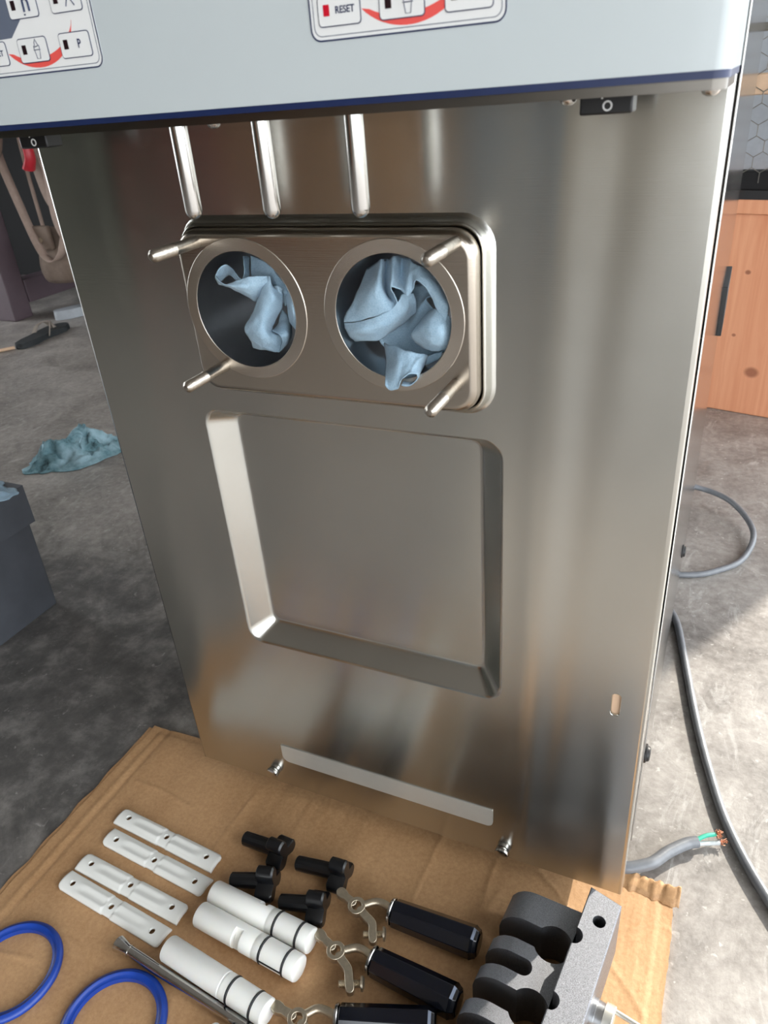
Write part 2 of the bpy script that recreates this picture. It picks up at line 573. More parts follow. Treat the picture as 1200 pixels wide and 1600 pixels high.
for a, b in zip(sl, sl[1:]): bridge(bm, a, b)
fill(bm, [o0, lips[0], rec[0], sl[0]])
panel = finish('front_panel', bm, 'panel', mach, sharp=50)
for p in panel.data.polygons:
    if abs(p.normal.y) > .99999: p.use_smooth = False
bm = bmesh.new(); prism(bm, rrect(.2408, .2888, .2489, .3152, .0035, 5), [], XY(.0032), XY(.005))
finish('slot_cover', bm, 'rail', panel)

# raised mounting plate with the two freezing-cylinder bores
XB = (-.0685, .0605); ZB = .650; RB = .0465
bm = bmesh.new()
pl = [(0, .014, .0185), (0, -.0150, .0185), (.0006, -.0178, .018), (.0020, -.0202, .017), (.0040, -.0215, .0155), (.0062, -.022, .014)]
pls = [loop(bm, rrect(-.1278 + i, .5783 + i, .1254 - i, .7118 - i, r, 8), XY(y)) for i, y, r in pl]
for a, b in zip(pls, pls[1:]): bridge(bm, a, b)
hl = [loop(bm, circ(x, ZB, RB + .0005, 64), XY(-.022)) for x in XB]
fill(bm, [pls[-1]] + hl)
plate = finish('mounting_plate', bm, 'plate', mach, sharp=40)
for p in plate.data.polygons:
    if abs(p.normal.y) > .99999: p.use_smooth = False
for x in XB:
    bm = bmesh.new()
    prof = [(0.0, RB), (0.0003, RB), (.0006, RB + .0004), (.0006, .0562), (.0003, .0566), (0, .0567)]
    lathe(bm, (0, 0, 0), (0, -1, 0), prof, 72)
    o = finish('bore_ring', bm, 'ring', plate, sharp=25)
    o.location = (x, -.0219, ZB)
    bm = bmesh.new()
    lathe(bm, (x, -.0225, ZB), (0, 1, 0), [(0, RB), (.16, RB), (.16, 0)], 64)
    finish('cylinder_bore', bm, 'bore', plate)
for (x, z) in ((-.105, .703), (-.099, .602), (.111, .7035), (.1087, .602)):
    bm = bmesh.new()
    prof = [(-.002, .0046), (.026, .0046), (.0262, .0049), (.0285, .0049)]
    tt = .0288
    while tt < .0525:
        prof += [(tt, .0047), (tt + .0004, .0043)]; tt += .0008
    prof += [(.0535, .0036), (.0548, .0022), (.0552, 0)]
    lathe(bm, (x, -.022, z), (0, -1, 0), prof, 20)
    finish('stud', bm, 'thread', plate, sharp=30)

# control head
bm = bmesh.new()
ho = rrect(-.2722, -.09, .2722, .748, (.002, .002, .008, .008), 8)
A = [loop(bm, ho, lambda a, b, z=z: (a, b, z)) for z in (.7945, 1.16)]
bridge(bm, A[0], A[1]); fill(bm, [A[1]]); fill(bm, [A[0]])
head = finish('control_head', bm, 'white', mach, bevel=.0015)
bm = bmesh.new()
ho2 = rrect(-.2720, -.0897, .2720, .7478, (.002, .002, .008, .008), 8)
prism(bm, ho2, [], lambda a, b: (a, b, .7910), lambda a, b: (a, b, .7945))
finish('navy_edge_strip', bm, 'navy', head)
bm = bmesh.new()
ho3 = rrect(-.2710, -.0875, .2710, .7465, (.002, .002, .007, .007), 8)
prism(bm, ho3, [], lambda a, b: (a, b, .7862), lambda a, b: (a, b, .7910))
finish('underside_lip', bm, 'lip', head, bevel=.0012)

# actuator rods, rocker switches, underside screws
for x in (-.0715, -.006, .061):
    bm = bmesh.new()
    lathe(bm, (x, -.06, .79), (0, 0, -1), [(0, .0062), (.058, .0062), (.0605, .0055), (.0625, .0038), (.0637, .0018), (.064, 0)], 28)
    finish('actuator_rod', bm, 'steel', mach)
for x in (-.2125, .2105):
    bm = bmesh.new(); box(bm, (x - .0140, -.056, .7770), (x + .0140, -.040, .787))
    sw = finish('rocker_switch', bm, 'switch', mach, bevel=.0012)
    bm = bmesh.new()
    F = lambda y: (lambda a, b: (a, y, b))
    prism(bm, circ(x + .001, .7812, .0026, 24), [circ(x + .001, .7812, .0017, 24)], F(-.0561), F(-.0564))
    finish('off_mark', bm, 'mark', sw)
    bm = bmesh.new(); box(bm, (x - .0005 - .002, -.0564, .7846), (x + .0005 - .002, -.0561, .7868))
    finish('on_mark', bm, 'mark', sw)
for x in (-.049, .189, .262):
    bm = bmesh.new()
    lathe(bm, (x, -.05, .7866), (0, 0, -1), [(0, .0045), (.0015, .0048), (.0030, .0040), (.0042, .002), (.0045, 0)], 18)
    finish('underside_screw', bm, 'steel', mach)

# keypads printed on the head front (row 3 continues above the frame)
YH = -.0901
def keypad(x0):
    kp_bm = bmesh.new()
    W_, z0, z1 = .111, .8225, .905
    prism(kp_bm, rrect(x0, z0, x0 + W_, z1, .006), [], XY(YH), XY(YH - .0002))
    kp = finish('keypad', kp_bm, 'keywhite', mach)
    def outl(name, ins, wd, r, mat='navy', y=YH - .0002):
        b_ = bmesh.new()
        prism(b_, rrect(x0 + ins, z0 + ins, x0 + W_ - ins, z1 - ins, r), [rrect(x0 + ins + wd, z0 + ins + wd, x0 + W_ - ins - wd, z1 - ins - wd, max(.0005, r - wd))], XY(y), XY(y - .00015))
        finish(name, b_, mat, kp)
    outl('border_line', 0, .0008, .006)
    outl('inner_line', .0023, .0004, .0045, 'slate')
    # red crescent between the keys
    b_ = bmesh.new()
    cx, cz = x0 + .058, .853
    outer = [(cx + .0345 * cos(radians(a)), cz + .0270 * sin(radians(a))) for a in range(-140, -4, 6)]
    inner = [(cx + .002 + (.0335 - .0052 * sin(radians((a + 140) / 136 * 180))) * cos(radians(a)), cz + (.0265 - .0052 * sin(radians((a + 140) / 136 * 180))) * sin(radians(a))) for a in range(-10, -140, -6)]
    prism(b_, outer + inner, [], XY(YH - .0002), XY(YH - .0003))
    finish('red_arc', b_, 'red', kp)
    b_ = bmesh.new()
    prism(b_, [(x0 + .006, .8435), (x0 + .0385, .8440), (x0 + .060, .861), (x0 + .060, .870), (x0 + .006, .870)], [], XY(YH - .0002), XY(YH - .0003))
    finish('slate_arrow', b_, 'slate', kp)
    mt = lambda x, z: Matrix.Translation((x, YH - .0009, z)) @ Matrix.Rotation(radians(90), 4, 'X')
    def line(pts, r=.00022, nm='icon', mat='navy'):
        b_ = bmesh.new()
        for P in pts: tube(b_, [(a, YH - .0009, c) for a, c in P], r, 6, 1)
        finish(nm, b_, mat, kp)
    for row in range(3):
        for col, kx in enumerate((.0055, .0420, .0785)):
            kx += x0; kz = .8290 + row * .0242
            b_ = bmesh.new()
            prism(b_, rrect(kx, kz, kx + .0258, kz + .0140, .0022), [], XY(YH - .0003), XY(YH - .0006))
            finish('key', b_, 'navy', kp)
            b_ = bmesh.new()
            prism(b_, rrect(kx + .0005, kz + .0005, kx + .0253, kz + .0135, .0018), [], XY(YH - .0006), XY(YH - .0008))
            finish('key_face', b_, 'keywhite', kp)
            b_ = bmesh.new()
            prism(b_, rrect(kx + .0036, kz + .0050, kx + .0072, kz + .0102, .0002, 2), [], XY(YH - .0008), XY(YH - .0010))
            finish('indicator_window', b_, 'led_red' if (row == 0 and col == 0) else 'led_dark', kp)
            ix, iz = kx + .0165, kz + .0072
            if row == 0 and col == 0:
                text_mesh('reset_lettering', 'RESET', .0046, 'navy', kp, mt(ix, iz), sx=.95, bold=.00008)
            elif row == 0 and col == 1:
                line([[(ix - .0022, iz - .0004), (ix - .0014, iz - .0052), (ix + .0014, iz - .0052), (ix + .0022, iz - .0004), (ix - .0022, iz - .0004)],
                      [(ix - .0030, iz - .0003), (ix + .0030, iz - .0003)],
                      [(ix - .0022, iz), (ix - .0024, iz + .0016), (ix - .0012, iz + .0024), (ix - .0013, iz + .0036), (ix, iz + .0056), (ix + .0008, iz + .0036), (ix + .0013, iz + .0026), (ix + .0024, iz + .0014), (ix + .0022, iz)],
                      [(ix - .0022, iz + .0012), (ix + .0022, iz + .0020)]], nm='cone_icon')
            elif row == 0 and col == 2:
                text_mesh('p_lettering', 'P', .0068, 'navy', kp, mt(ix, iz), sx=.8, bold=.00012)
            elif row == 1 and col == 1:
                line([[(ix - .0022, iz - .0038), (ix - .0022, iz + .0022), (ix - .0008, iz + .0032), (ix + .0014, iz + .0026), (ix + .0022, iz + .0010), (ix + .0022, iz - .0036)]], .0008, 'dispense_icon')
                line([[(ix - .0030, iz - .0052), (ix - .0020, iz - .0052)]], .0005, 'dispense_icon')
            elif row == 1 and col == 2:
                line([[(ix - .0035, iz - .0042), (ix, iz + .0034)], [(ix + .0008, iz + .0030), (ix + .0010, iz - .0008), (ix + .0034, iz - .0042)]], .00035, 'whisk_icon')
keypad(-.2070)
keypad(.0545)

# side panels, black pull pocket, side screws, chassis, feet
for s in (-1, 1):
    bm = bmesh.new()
    x0, x1 = sorted((s * .2738, s * .2724))
    box(bm, (x0, .0222, .098), (x1, .752, 1.158))
    sd = finish('side_panel', bm, 'side', mach, bevel=.0012)
    bm = bmesh.new()
    xa, xb = sorted((s * .2737, s * .2800))
    box(bm, (xa, .54, .478), (xb, .66, .542))
    finish('side_latch', bm, 'switch', sd, bevel=.0006)
    for (y, z) in ((.045, .205), (.43, .205)):
        bm = bmesh.new()
        lathe(bm, (s * .2737, y, z), (s, 0, 0), [(0, .0095), (.0015, .0095), (.0022, .0078), (.0042, .0072), (.005, .0055), (.0052, 0)], 20)
        finish('side_screw', bm, 'blackrub', sd)
boxo('chassis_base', (-.262, .03, .06), (.262, .745, .11), 'blackrub', mach)
boxo('rear_panel', (-.262, .735, .11), (.262, .748, .786), 'side', mach)
for x in (-.21, .21):
    for y in (.09, .66):
        bm = bmesh.new()
        zb = .0062 if y < .1 else .0002
        lathe(bm, (x, y, .06), (0, 0, -1), [(0, .018), (.02, .018), (.03, .024), (.06 - zb, .024), (.06 - zb, 0)], 20)
        finish('foot', bm, 'blackrub', mach)

# polished blank strip and two thumbscrews low on the panel
bm = bmesh.new()
prism(bm, rrect(-.1385, .0815, .1305, .1085, (.0008, .0008, .009, .007), 6), [], XY(-.0001), XY(-.0012))
finish('polished_strip', bm, 'film', mach, bevel=.0003)
for (x, z) in ((-.1555, .0575), (.1425, .0490)):
    bm = bmesh.new()
    lathe(bm, (x, 0, z), (0, -1, 0), [(0, .0075), (.002, .0075), (.0022, .0045), (.0035, .0045), (.0036, .0078), (.0055, .0082), (.0057, .0072), (.0062, .0072), (.0064, .0082), (.0088, .0078), (.0096, .006), (.0098, 0)], 24)
    finish('thumbscrew', bm, 'steel', mach, sharp=30)

# ------------------------------------------------------------------ shop towels stuffed in the bores
TOWEL_RIGHT = [
 [[(0.0254,0.014,0.677),(0.0257,-0.008,0.6628),(0.014,-0.014,0.6423)],[(0.0349,0.01,0.6818),(0.0427,-0.018,0.6684),(0.0357,-0.02,0.6467)],[(0.0436,0.002,0.6868),(0.0501,-0.016,0.6706),(0.056,-0.02,0.654)],[(0.0425,0.016,0.6838),(0.0459,0.002,0.6635),(0.063,-0.016,0.6598)],[(0.0545,0.002,0.6882),(0.0581,-0.014,0.6753),(0.0592,-0.018,0.6705)],[(0.0562,0.014,0.6857),(0.0584,0.002,0.674),(0.0633,-0.012,0.6685)],[(0.0668,0.002,0.6871),(0.0674,-0.008,0.6741),(0.07,-0.014,0.6651)],[(0.0726,-0.002,0.685),(0.0724,-0.008,0.6791),(0.0724,-0.01,0.6667)],[(0.0764,-0.004,0.6837),(0.0777,-0.01,0.6796),(0.0783,-0.014,0.6761)],[(0.0801,0.0,0.6811),(0.085,-0.01,0.6744),(0.0876,-0.012,0.6658)],[(0.0865,0.0,0.6751),(0.0933,-0.012,0.666),(0.0932,-0.014,0.6554)],[(0.0935,0.0,0.6667),(0.1005,-0.012,0.6589),(0.1007,-0.016,0.6482)]],
 [[(0.014,-0.014,0.6423),(0.0357,-0.02,0.6467),(0.056,-0.02,0.654),(0.063,-0.016,0.6598),(0.064,-0.008,0.664),(0.068,0.004,0.6624)],[(0.0187,-0.016,0.6355),(0.0364,-0.023,0.6398),(0.0515,-0.018,0.643),(0.063,-0.008,0.6487),(0.0665,0.002,0.6539),(0.0689,0.006,0.6555)],[(0.0207,-0.01,0.6264),(0.033,-0.012,0.6283),(0.043,-0.008,0.629),(0.0521,0.002,0.6348),(0.0607,0.01,0.641),(0.0651,0.014,0.6454)]],
 [[(0.0761,0.002,0.6446),(0.0894,-0.01,0.6552),(0.0974,-0.012,0.6538),(0.1024,-0.01,0.6479)],[(0.0716,-0.012,0.6373),(0.0876,-0.022,0.6449),(0.0981,-0.022,0.6442),(0.1032,-0.014,0.6383)],[(0.0707,-0.006,0.6282),(0.0869,-0.02,0.6328),(0.097,-0.02,0.6347),(0.1017,-0.014,0.6318)],[(0.0726,0.002,0.6218),(0.0839,-0.01,0.6232),(0.0931,-0.014,0.6248),(0.0975,-0.012,0.6255)]],
 [[(0.0302,0.025,0.6546),(0.0477,0.03,0.6593),(0.0702,0.025,0.6638),(0.0941,0.02,0.6554)],[(0.0262,0.02,0.6338),(0.047,0.028,0.6353),(0.0647,0.015,0.6451),(0.0765,0.008,0.6566)],[(0.0341,0.01,0.6204),(0.0492,0.02,0.6182),(0.0593,0.025,0.6214),(0.0934,0.02,0.6316)],[(0.0416,0.015,0.6079),(0.0565,0.015,0.606),(0.0715,0.015,0.6099),(0.0947,0.015,0.6156)]],
 [[(0.0409,0.002,0.6226),(0.0462,-0.008,0.6102),(0.0555,-0.032,0.6014)],[(0.0575,-0.012,0.6253),(0.0619,-0.024,0.6154),(0.0584,-0.032,0.5972)],[(0.0698,-0.018,0.6246),(0.0683,-0.026,0.6138),(0.0656,-0.032,0.5992)],[(0.0772,-0.016,0.6225),(0.074,-0.026,0.6156),(0.0681,-0.032,0.6049)],[(0.0817,-0.01,0.6195),(0.0794,-0.022,0.6173),(0.0751,-0.032,0.6116)],[(0.0793,0.0,0.6147),(0.0796,-0.012,0.6126),(0.0805,-0.029,0.6113)],[(0.0734,0.01,0.6096),(0.0759,-0.004,0.6068),(0.0805,-0.027,0.6068)],[(0.0659,0.014,0.6063),(0.0683,0.0,0.6021),(0.0742,-0.027,0.6009)],[(0.0569,0.014,0.6057),(0.0617,-0.002,0.6009),(0.067,-0.029,0.6007)]],
 [[(0.0761,0.0,0.6138),(0.0849,-0.004,0.6184),(0.0934,-0.006,0.6222)],[(0.0734,0.002,0.6032),(0.083,-0.002,0.6087),(0.0896,-0.004,0.614)]],
]
TOWEL_LEFT = [
 [[(-0.097,-0.016,0.676),(-0.0863,-0.02,0.6703),(-0.0727,-0.02,0.6737),(-0.0579,-0.02,0.6771),(-0.0486,-0.014,0.6768)],[(-0.0971,-0.016,0.6736),(-0.0827,-0.022,0.6704),(-0.0681,-0.024,0.6692),(-0.0598,-0.02,0.6673),(-0.0477,-0.016,0.6713)],[(-0.0981,-0.012,0.6688),(-0.084,-0.016,0.6668),(-0.0722,-0.014,0.6604),(-0.0686,-0.006,0.6533),(-0.0574,-0.004,0.6586)]],
 [[(-0.097,-0.016,0.676),(-0.0923,-0.014,0.6821),(-0.089,-0.008,0.6828),(-0.0919,0.004,0.6763),(-0.093,0.01,0.6688),(-0.0862,0.006,0.6687),(-0.0801,0.002,0.677),(-0.0844,0.01,0.6859)],[(-0.1011,-0.008,0.6678),(-0.0998,-0.004,0.6695),(-0.0967,0.002,0.6718),(-0.0987,0.014,0.6653),(-0.0982,0.018,0.6619),(-0.0899,0.014,0.6637),(-0.0823,0.01,0.6703),(-0.0843,0.018,0.6842)]],
 [[(-0.0621,-0.01,0.6588),(-0.0474,-0.014,0.676),(-0.0434,-0.016,0.6679),(-0.0406,-0.008,0.6614)],[(-0.0633,-0.012,0.6551),(-0.0508,-0.02,0.6629),(-0.0416,-0.022,0.6614),(-0.0433,-0.008,0.6505)],[(-0.0682,-0.012,0.6464),(-0.0547,-0.022,0.6503),(-0.0494,-0.02,0.6476),(-0.0515,-0.006,0.6399)],[(-0.0771,-0.014,0.6341),(-0.0608,-0.022,0.6403),(-0.0541,-0.02,0.637),(-0.0583,-0.004,0.6284)],[(-0.0766,-0.012,0.6234),(-0.063,-0.02,0.6279),(-0.0544,-0.018,0.6265),(-0.0508,-0.002,0.6244)],[(-0.0783,-0.006,0.6137),(-0.0689,-0.01,0.6141),(-0.0601,-0.01,0.6139),(-0.0538,-0.004,0.6106)]],
 [[(-0.0778,0.01,0.686),(-0.0634,0.002,0.6855),(-0.0507,-0.002,0.6796),(-0.0373,-0.004,0.6652)],[(-0.0794,0.01,0.6752),(-0.0671,0.004,0.672),(-0.05,-0.004,0.6684),(-0.0371,-0.006,0.6586)],[(-0.0821,0.014,0.6694),(-0.0681,0.01,0.6633),(-0.0557,0.004,0.6555),(-0.0449,0.002,0.6484)]],
 [[(-0.0495,-0.01,0.6663),(-0.0397,-0.016,0.6698),(-0.0377,-0.012,0.6671)],[(-0.0511,-0.004,0.6618),(-0.0412,-0.014,0.664),(-0.0372,-0.014,0.663)]],
 [[(-0.0352,-0.008,0.6633),(-0.0258,-0.016,0.6627),(-0.023,-0.016,0.6546)],[(-0.0376,-0.008,0.6544),(-0.0244,-0.022,0.6539),(-0.0231,-0.018,0.6446)],[(-0.0396,-0.004,0.6374),(-0.0303,-0.014,0.6371),(-0.029,-0.012,0.6323)]],
 [[(-0.0569,-0.006,0.6297),(-0.0573,0.004,0.633),(-0.0547,0.01,0.644)],[(-0.0456,-0.014,0.6295),(-0.0421,-0.008,0.6335),(-0.0481,0.01,0.6356)],[(-0.0449,-0.012,0.6234),(-0.0399,-0.01,0.6268),(-0.0442,0.004,0.6267)],[(-0.0538,-0.004,0.6106),(-0.0464,-0.004,0.617),(-0.0475,0.006,0.6196)]],
]


def cloth(name, patches, centre, label, thick=.0007):
    bm = bmesh.new()
    for pi_, rows in enumerate(patches):
        n1, n2 = 10, 10
        R1 = [catmull(r, n1) for r in rows]
        cols = [catmull([r[k] for r in R1], n2) for k in range(len(R1[0]))]
        g = []
        for ci, c in enumerate(cols):
            line_ = []
            for p in c:
                q = Vector(p)
                nz = noise.noise_vector(q * 70 + Vector((pi_ * 7, 0, 0))) * .0010 + noise.noise_vector(q * 230) * .0005
                q = q + nz
                rad = Vector((q.x - centre[0], 0, q.z - centre[1]))
                lim = RB - .0015
                if q.y > -.017 and rad.length > lim:
                    rad = rad.normalized() * lim
                    q.x, q.z = centre[0] + rad.x, centre[1] + rad.z
                line_.append(bm.verts.new(q))
            g.append(line_)
        for a, b in zip(g, g[1:]):
            for k in range(len(a) - 1):
                bm.faces.new((a[k], b[k], b[k + 1], a[k + 1]))
    o = finish(name, bm, 'towel', None, sharp=180, solid=thick)
    return tag(o, label, 'towel', 'blue shop towels stuffed in the bores')
cloth('shop_towel', TOWEL_LEFT, (XB[0], ZB), 'crumpled blue paper towel stuffed in the left-hand bore of the machine')
cloth('shop_towel', TOWEL_RIGHT, (XB[1], ZB), 'crumpled blue paper towel filling the right-hand bore, rolled end hanging out')

# ------------------------------------------------------------------ cardboard sheet
CT = .0060
bm = bmesh.new()
CR0 = [[(-0.367, -0.226), (-0.317, -0.235), (-0.283, -0.249), (-0.253, -0.256), (-0.223, -0.273)], [(-0.354, -0.048), (-0.304, -0.049), (-0.256, -0.057)], [(0.131, 0.011), (0.133, -0.058), (0.138, -0.125)], [(0.179, 0.017), (0.2, 0.004), (0.223, -0.019)], [(0.263, -0.018), (0.283, -0.016), (0.304, -0.002), (0.323, 0.001)], [(0.26, -0.038), (0.274, -0.061), (0.288, -0.072), (0.31, -0.098)], [(0.062, 0.036), (0.058, -0.039), (0.059, -0.079)], [(-0.189, -0.008), (-0.195, -0.1)], [(-0.341, -0.291), (-0.294, -0.28)]]
CREASES = []
for c in CR0:
    v = [Vector((p[0], p[1], 0)) for p in c]
    CREASES.append((min(p.x for p in v) - .01, max(p.x for p in v) + .01, min(p.y for p in v) - .01, max(p.y for p in v) + .01, list(zip(v, v[1:]))))
nx, ny = 260, 150
X0, X1, Y0, Y1 = -.400, .326, -.365, .045
def edge_x(y, side):
    return noise.noise(Vector((y * 22, side * 9.1, 3))) * .0035 + noise.noise(Vector((y * 90, side * 5, 1))) * .0012
top, bot = [], []
for j in range(ny + 1):
    rt, rb = [], []
    v = j / ny
    y = Y0 + (Y1 - Y0) * v
    for i in range(nx + 1):
        u = i / nx
        x = X0 + (X1 - X0) * u
        xx = x + edge_x(y, 0) * (1 - u) ** 6 + edge_x(y, 1) * u ** 6
        yy = y + noise.noise(Vector((x * 16, 4.4, 0))) * .004 * v ** 8
        z = CT + (0 if .02 < u < .98 and v < .98 else -.0008)
        # pressed fold line along the left border and one crease
        d = abs(xx + .372)
        z -= .0012 * max(0, 1 - d / .006)
        d2 = abs(xx - .16 - .06 * noise.noise(Vector((y * 9, 2, 2))))
        z += .0009 * max(0, 1 - d2 / .006) * (1 if yy < -.02 else 0)
        z += .0006 * noise.noise(Vector((xx * 30, yy * 18, 5))) * (1 if yy > -.4 else 0) - .0006
        if abs(z - CT) < .004:
            for cr in CREASES:
                if cr[0] < xx < cr[1] and cr[2] < yy < cr[3]:
                    q = Vector((xx + .002 * noise.noise(Vector((xx * 90, yy * 90, 1))), yy + .002 * noise.noise(Vector((xx * 90, yy * 90, 7))), 0))
                    dd = min((q - intersect_point_line(q, a, b)[0].lerp(a, 0)).length if 0 <= intersect_point_line(q, a, b)[1] <= 1 else min((q - a).length, (q - b).length) for a, b in cr[4])
                    z += .0011 * math.exp(-(dd / .0017) ** 2)
            z += .00022 * sin(xx * 330 + 2 * noise.noise(Vector((xx * 5, yy * 5, 2)))) * max(0, noise.noise(Vector((xx * 4, yy * 4, 9))) + .25)
        rt.append(bm.verts.new((xx, yy, z)))
        rb.append(bm.verts.new((xx, yy, .0006)))
    top.append(rt); bot.append(rb)
for j in range(ny):
    for i in range(nx):
        bm.faces.new((top[j][i], top[j][i + 1], top[j + 1][i + 1], top[j + 1][i]))
        bm.faces.new((bot[j][i], bot[j + 1][i], bot[j + 1][i + 1], bot[j][i + 1]))
for j in range(ny):
    for i in (0, nx):
        bm.faces.new((top[j][i], bot[j][i], bot[j + 1][i], top[j + 1][i]))
for i in range(nx):
    for j in (0, ny):
        bm.faces.new((top[j][i], bot[j][i], bot[j][i + 1], top[j][i + 1]))
card = finish('cardboard_sheet', bm, 'card', None, sharp=60)
tag(card, 'brown corrugated cardboard sheet spread on the floor under the machine parts', 'cardboard')
# lower liner peeking out along the left border, torn flap at the back right corner
bm = bmesh.new()
pts = []
for k in range(60):
    y = -.365 + .405 * k / 59
    pts.append((y, -.4065 + noise.noise(Vector((y * 34, 8, 8))) * .004))
for k in range(59):
    a, b = pts[k], pts[k + 1]
    lo = [bm.verts.new(p) for p in ((a[1], a[0], .0024), (b[1], b[0], .0024), (-.385, b[0], .0024), (-.385, a[0], .0024))]
    hi = [bm.verts.new(p) for p in ((a[1], a[0], .0002), (b[1], b[0], .0002), (-.385, b[0], .0002), (-.385, a[0], .0002))]
    bm.faces.new(lo); bm.faces.new(hi[::-1]); bm.faces.new((lo[0], lo[1], hi[1], hi[0]))
bmesh.ops.remove_doubles(bm, verts=bm.verts[:], dist=1e-5)
finish('torn_liner', bm, 'card', card)
bm = bmesh.new()
rows = []
for k in range(26):
    s = k / 25
    x = .268 + .062 * s
    yb = .047 - .004 * s + noise.noise(Vector((x * 160, 2, 0))) * .003
    lift = .006 + .005 * noise.noise(Vector((x * 70, 5, 1))) + .003 * noise.noise(Vector((x * 190, 5, 3))) + .004 * s * s
    rows.append([bm.verts.new(p) for p in ((x, yb - .016, CT - .001), (x, yb - .009, CT + .0005 + lift * .2), (x, yb - .003, CT + lift * .8), (x, yb + .001, CT + lift), (x, yb + .0035, CT + lift - .002), (x, yb + .0025, CT + lift - .006))])
for a, b in zip(rows, rows[1:]):
    for k in range(5): bm.faces.new((a[k], b[k], b[k + 1], a[k + 1]))
finish('torn_flap', bm, 'card', card, sharp=60, solid=.0012)

# ------------------------------------------------------------------ scraper blades
def blade_mesh():
    bm = bmesh.new()
    Lh, Wh = .0805, .0118
    nx, ny = 110, 18
    tv, bv = [], []
    for i in range(nx + 1):
        x = -Lh + 2 * Lh * i / nx
        # rounded corners only on the +y edge
        ymax = Wh
        d = Lh - abs(x)
        if d < .006: ymax = Wh - .006 + sqrt(max(0, .006 ** 2 - (.006 - d) ** 2))
        if abs(x) < .006: ymax = min(ymax, Wh - .0009)
        ymin = -Wh + (.0007 if abs(x) < .006 else 0)
        a, b = [], []
        for j in range(ny + 1):
            y = ymin + (ymax - ymin) * j / ny
            h = .0036 + .0028 * (1 - (y / Wh) ** 2)
            inner = min(1, max(0, (abs(x) - .0075) / .0025)) * min(1, max(0, (.056 - abs(x)) / .012))
            g = math.exp(-((y - .0015) / .0030) ** 2)
            rr = math.exp(-((y - .0072) / .0018) ** 2) + math.exp(-((y + .0050) / .0018) ** 2)
            h += inner * (-.0013 * g + .0009 * rr)
            if abs(x) < .0075: h -= .0006
            e = min(ymax - y, y - ymin, d)
            h -= .0010 * max(0, 1 - e / .0012)
            a.append(bm.verts.new((x, y, h))); b.append(bm.verts.new((x, y, max(0, h - .0034))))
        tv.append(a); bv.append(b)
    for i in range(nx):
        for j in range(ny):
            bm.faces.new((tv[i][j], tv[i + 1][j], tv[i + 1][j + 1], tv[i][j + 1]))
            bm.faces.new((bv[i][j], bv[i][j + 1], bv[i + 1][j + 1], bv[i + 1][j]))
        for j in (0, ny):
            bm.faces.new((tv[i][j], bv[i][j], bv[i + 1][j], tv[i + 1][j]))
    for j in range(ny):
        for i in (0, nx):
            bm.faces.new((tv[i][j], bv[i][j], bv[i][j + 1], tv[i][j + 1]))
    o = finish('scraper_blade', bm, 'bladeplast', None, sharp=50)
    cs = []
    for x in (-.064, 0, .064):
        c = bmesh.new()
        lathe(c, (x, .0008, -.002), (0, 0, 1), [(0, 0), (0, .0036), (.014, .0036), (.014, 0)], 20)
        cs.append(finish('cutter', c, None))
    return cut(o, cs)
b0 = blade_mesh()
BL = [(-.2560, -.1080, -.075, 0, 'white slotted scraper blade lying nearest the machine, first of four'),
      (-.2495, -.1378, -.079, 180, 'white slotted scraper blade with yellowed end, second of four from the machine'),
      (-.2550, -.1760, -.065, 0, 'white slotted scraper blade, third of four from the machine'),
      (-.2578, -.2038, -.085, 180, 'white slotted scraper blade nearest the blue rings, last of four')]
for k, (x, y, a, fl, lab) in enumerate(BL):
    o = b0 if k == 0 else b0.copy()
    if k: COL.objects.link(o)
    o.location = (x, y, CT + .0002)
    o.rotation_euler = (0, 0, a + radians(fl))
    tag(o, lab, 'blade', 'white scraper blades')

# ------------------------------------------------------------------ draw valves (white plungers with o-rings)
VR = .0136
def valve(p0, p1, label, notch=None, seal=False, flip=False):
    d = Vector((p1[0] - p0[0], p1[1] - p0[1], 0))
    Ln = d.length
    root = empty('draw_valve', (p0[0], p0[1], CT + VR + .0002), math.atan2(d.y, d.x))
    tag(root, label, 'valve', 'white draw valves')
    bm = bmesh.new()
    prof = [(0, 0), (0, VR - .0016), (.0006, VR - .0006), (.0018, VR)]
    prof += [(Ln * .585, VR), (Ln * .59, VR - .0004), (Ln * .60, VR - .0004), (Ln * .605, VR)]
    fr = (.67, .89) if not flip else (.06, .28)
    for f in fr: prof += [(Ln * f - .0016, VR), (Ln * f - .0013, VR - .0012), (Ln * f + .0013, VR - .0012), (Ln * f + .0016, VR)]
    prof += [(Ln - .0020, VR), (Ln - .0007, VR - .0007), (Ln, VR - .0020), (Ln, 0)]
    lathe(bm, (0, 0, 0), (1, 0, 0), prof, 56)
    body = finish('plunger', bm, 'hdpe', root, sharp=28)
    if notch:
        f, ang, wd, dep = notch
        c = bmesh.new(); box(c, (Ln * f - wd, -.02, VR - dep), (Ln * f + wd, .02, VR + .01))
        bmesh.ops.rotate(c, cent=(0, 0, 0), matrix=Matrix.Rotation(ang, 3, 'X'), verts=c.verts[:])
        c = finish('cutter', c, None)
        body.parent = None
        cut(body, [c])
        body.parent = root
    for f in fr:
        b_ = bmesh.new()
        lathe(b_, (Ln * f, 0, 0), (1, 0, 0), [(.0012 * cos(a), VR - .0004 + .0012 * sin(a)) for a in [2 * pi * k / 10 for k in range(11)]], 48)
        finish('o_ring', b_, 'blackrub', root)
    if seal:
        b_ = bmesh.new()
        a = radians(-22)
        yy, zz = -VR * cos(a) , -VR * sin(a)
        yy, zz = -VR * .99 * cos(radians(10)), VR * .99 * sin(radians(10))
        tube(b_, [(Ln * fr[0], yy, zz), (Ln * fr[1], yy, zz)], .0011, 8, 1)
        finish('seal_strip', b_, 'blackrub', root)
    return root
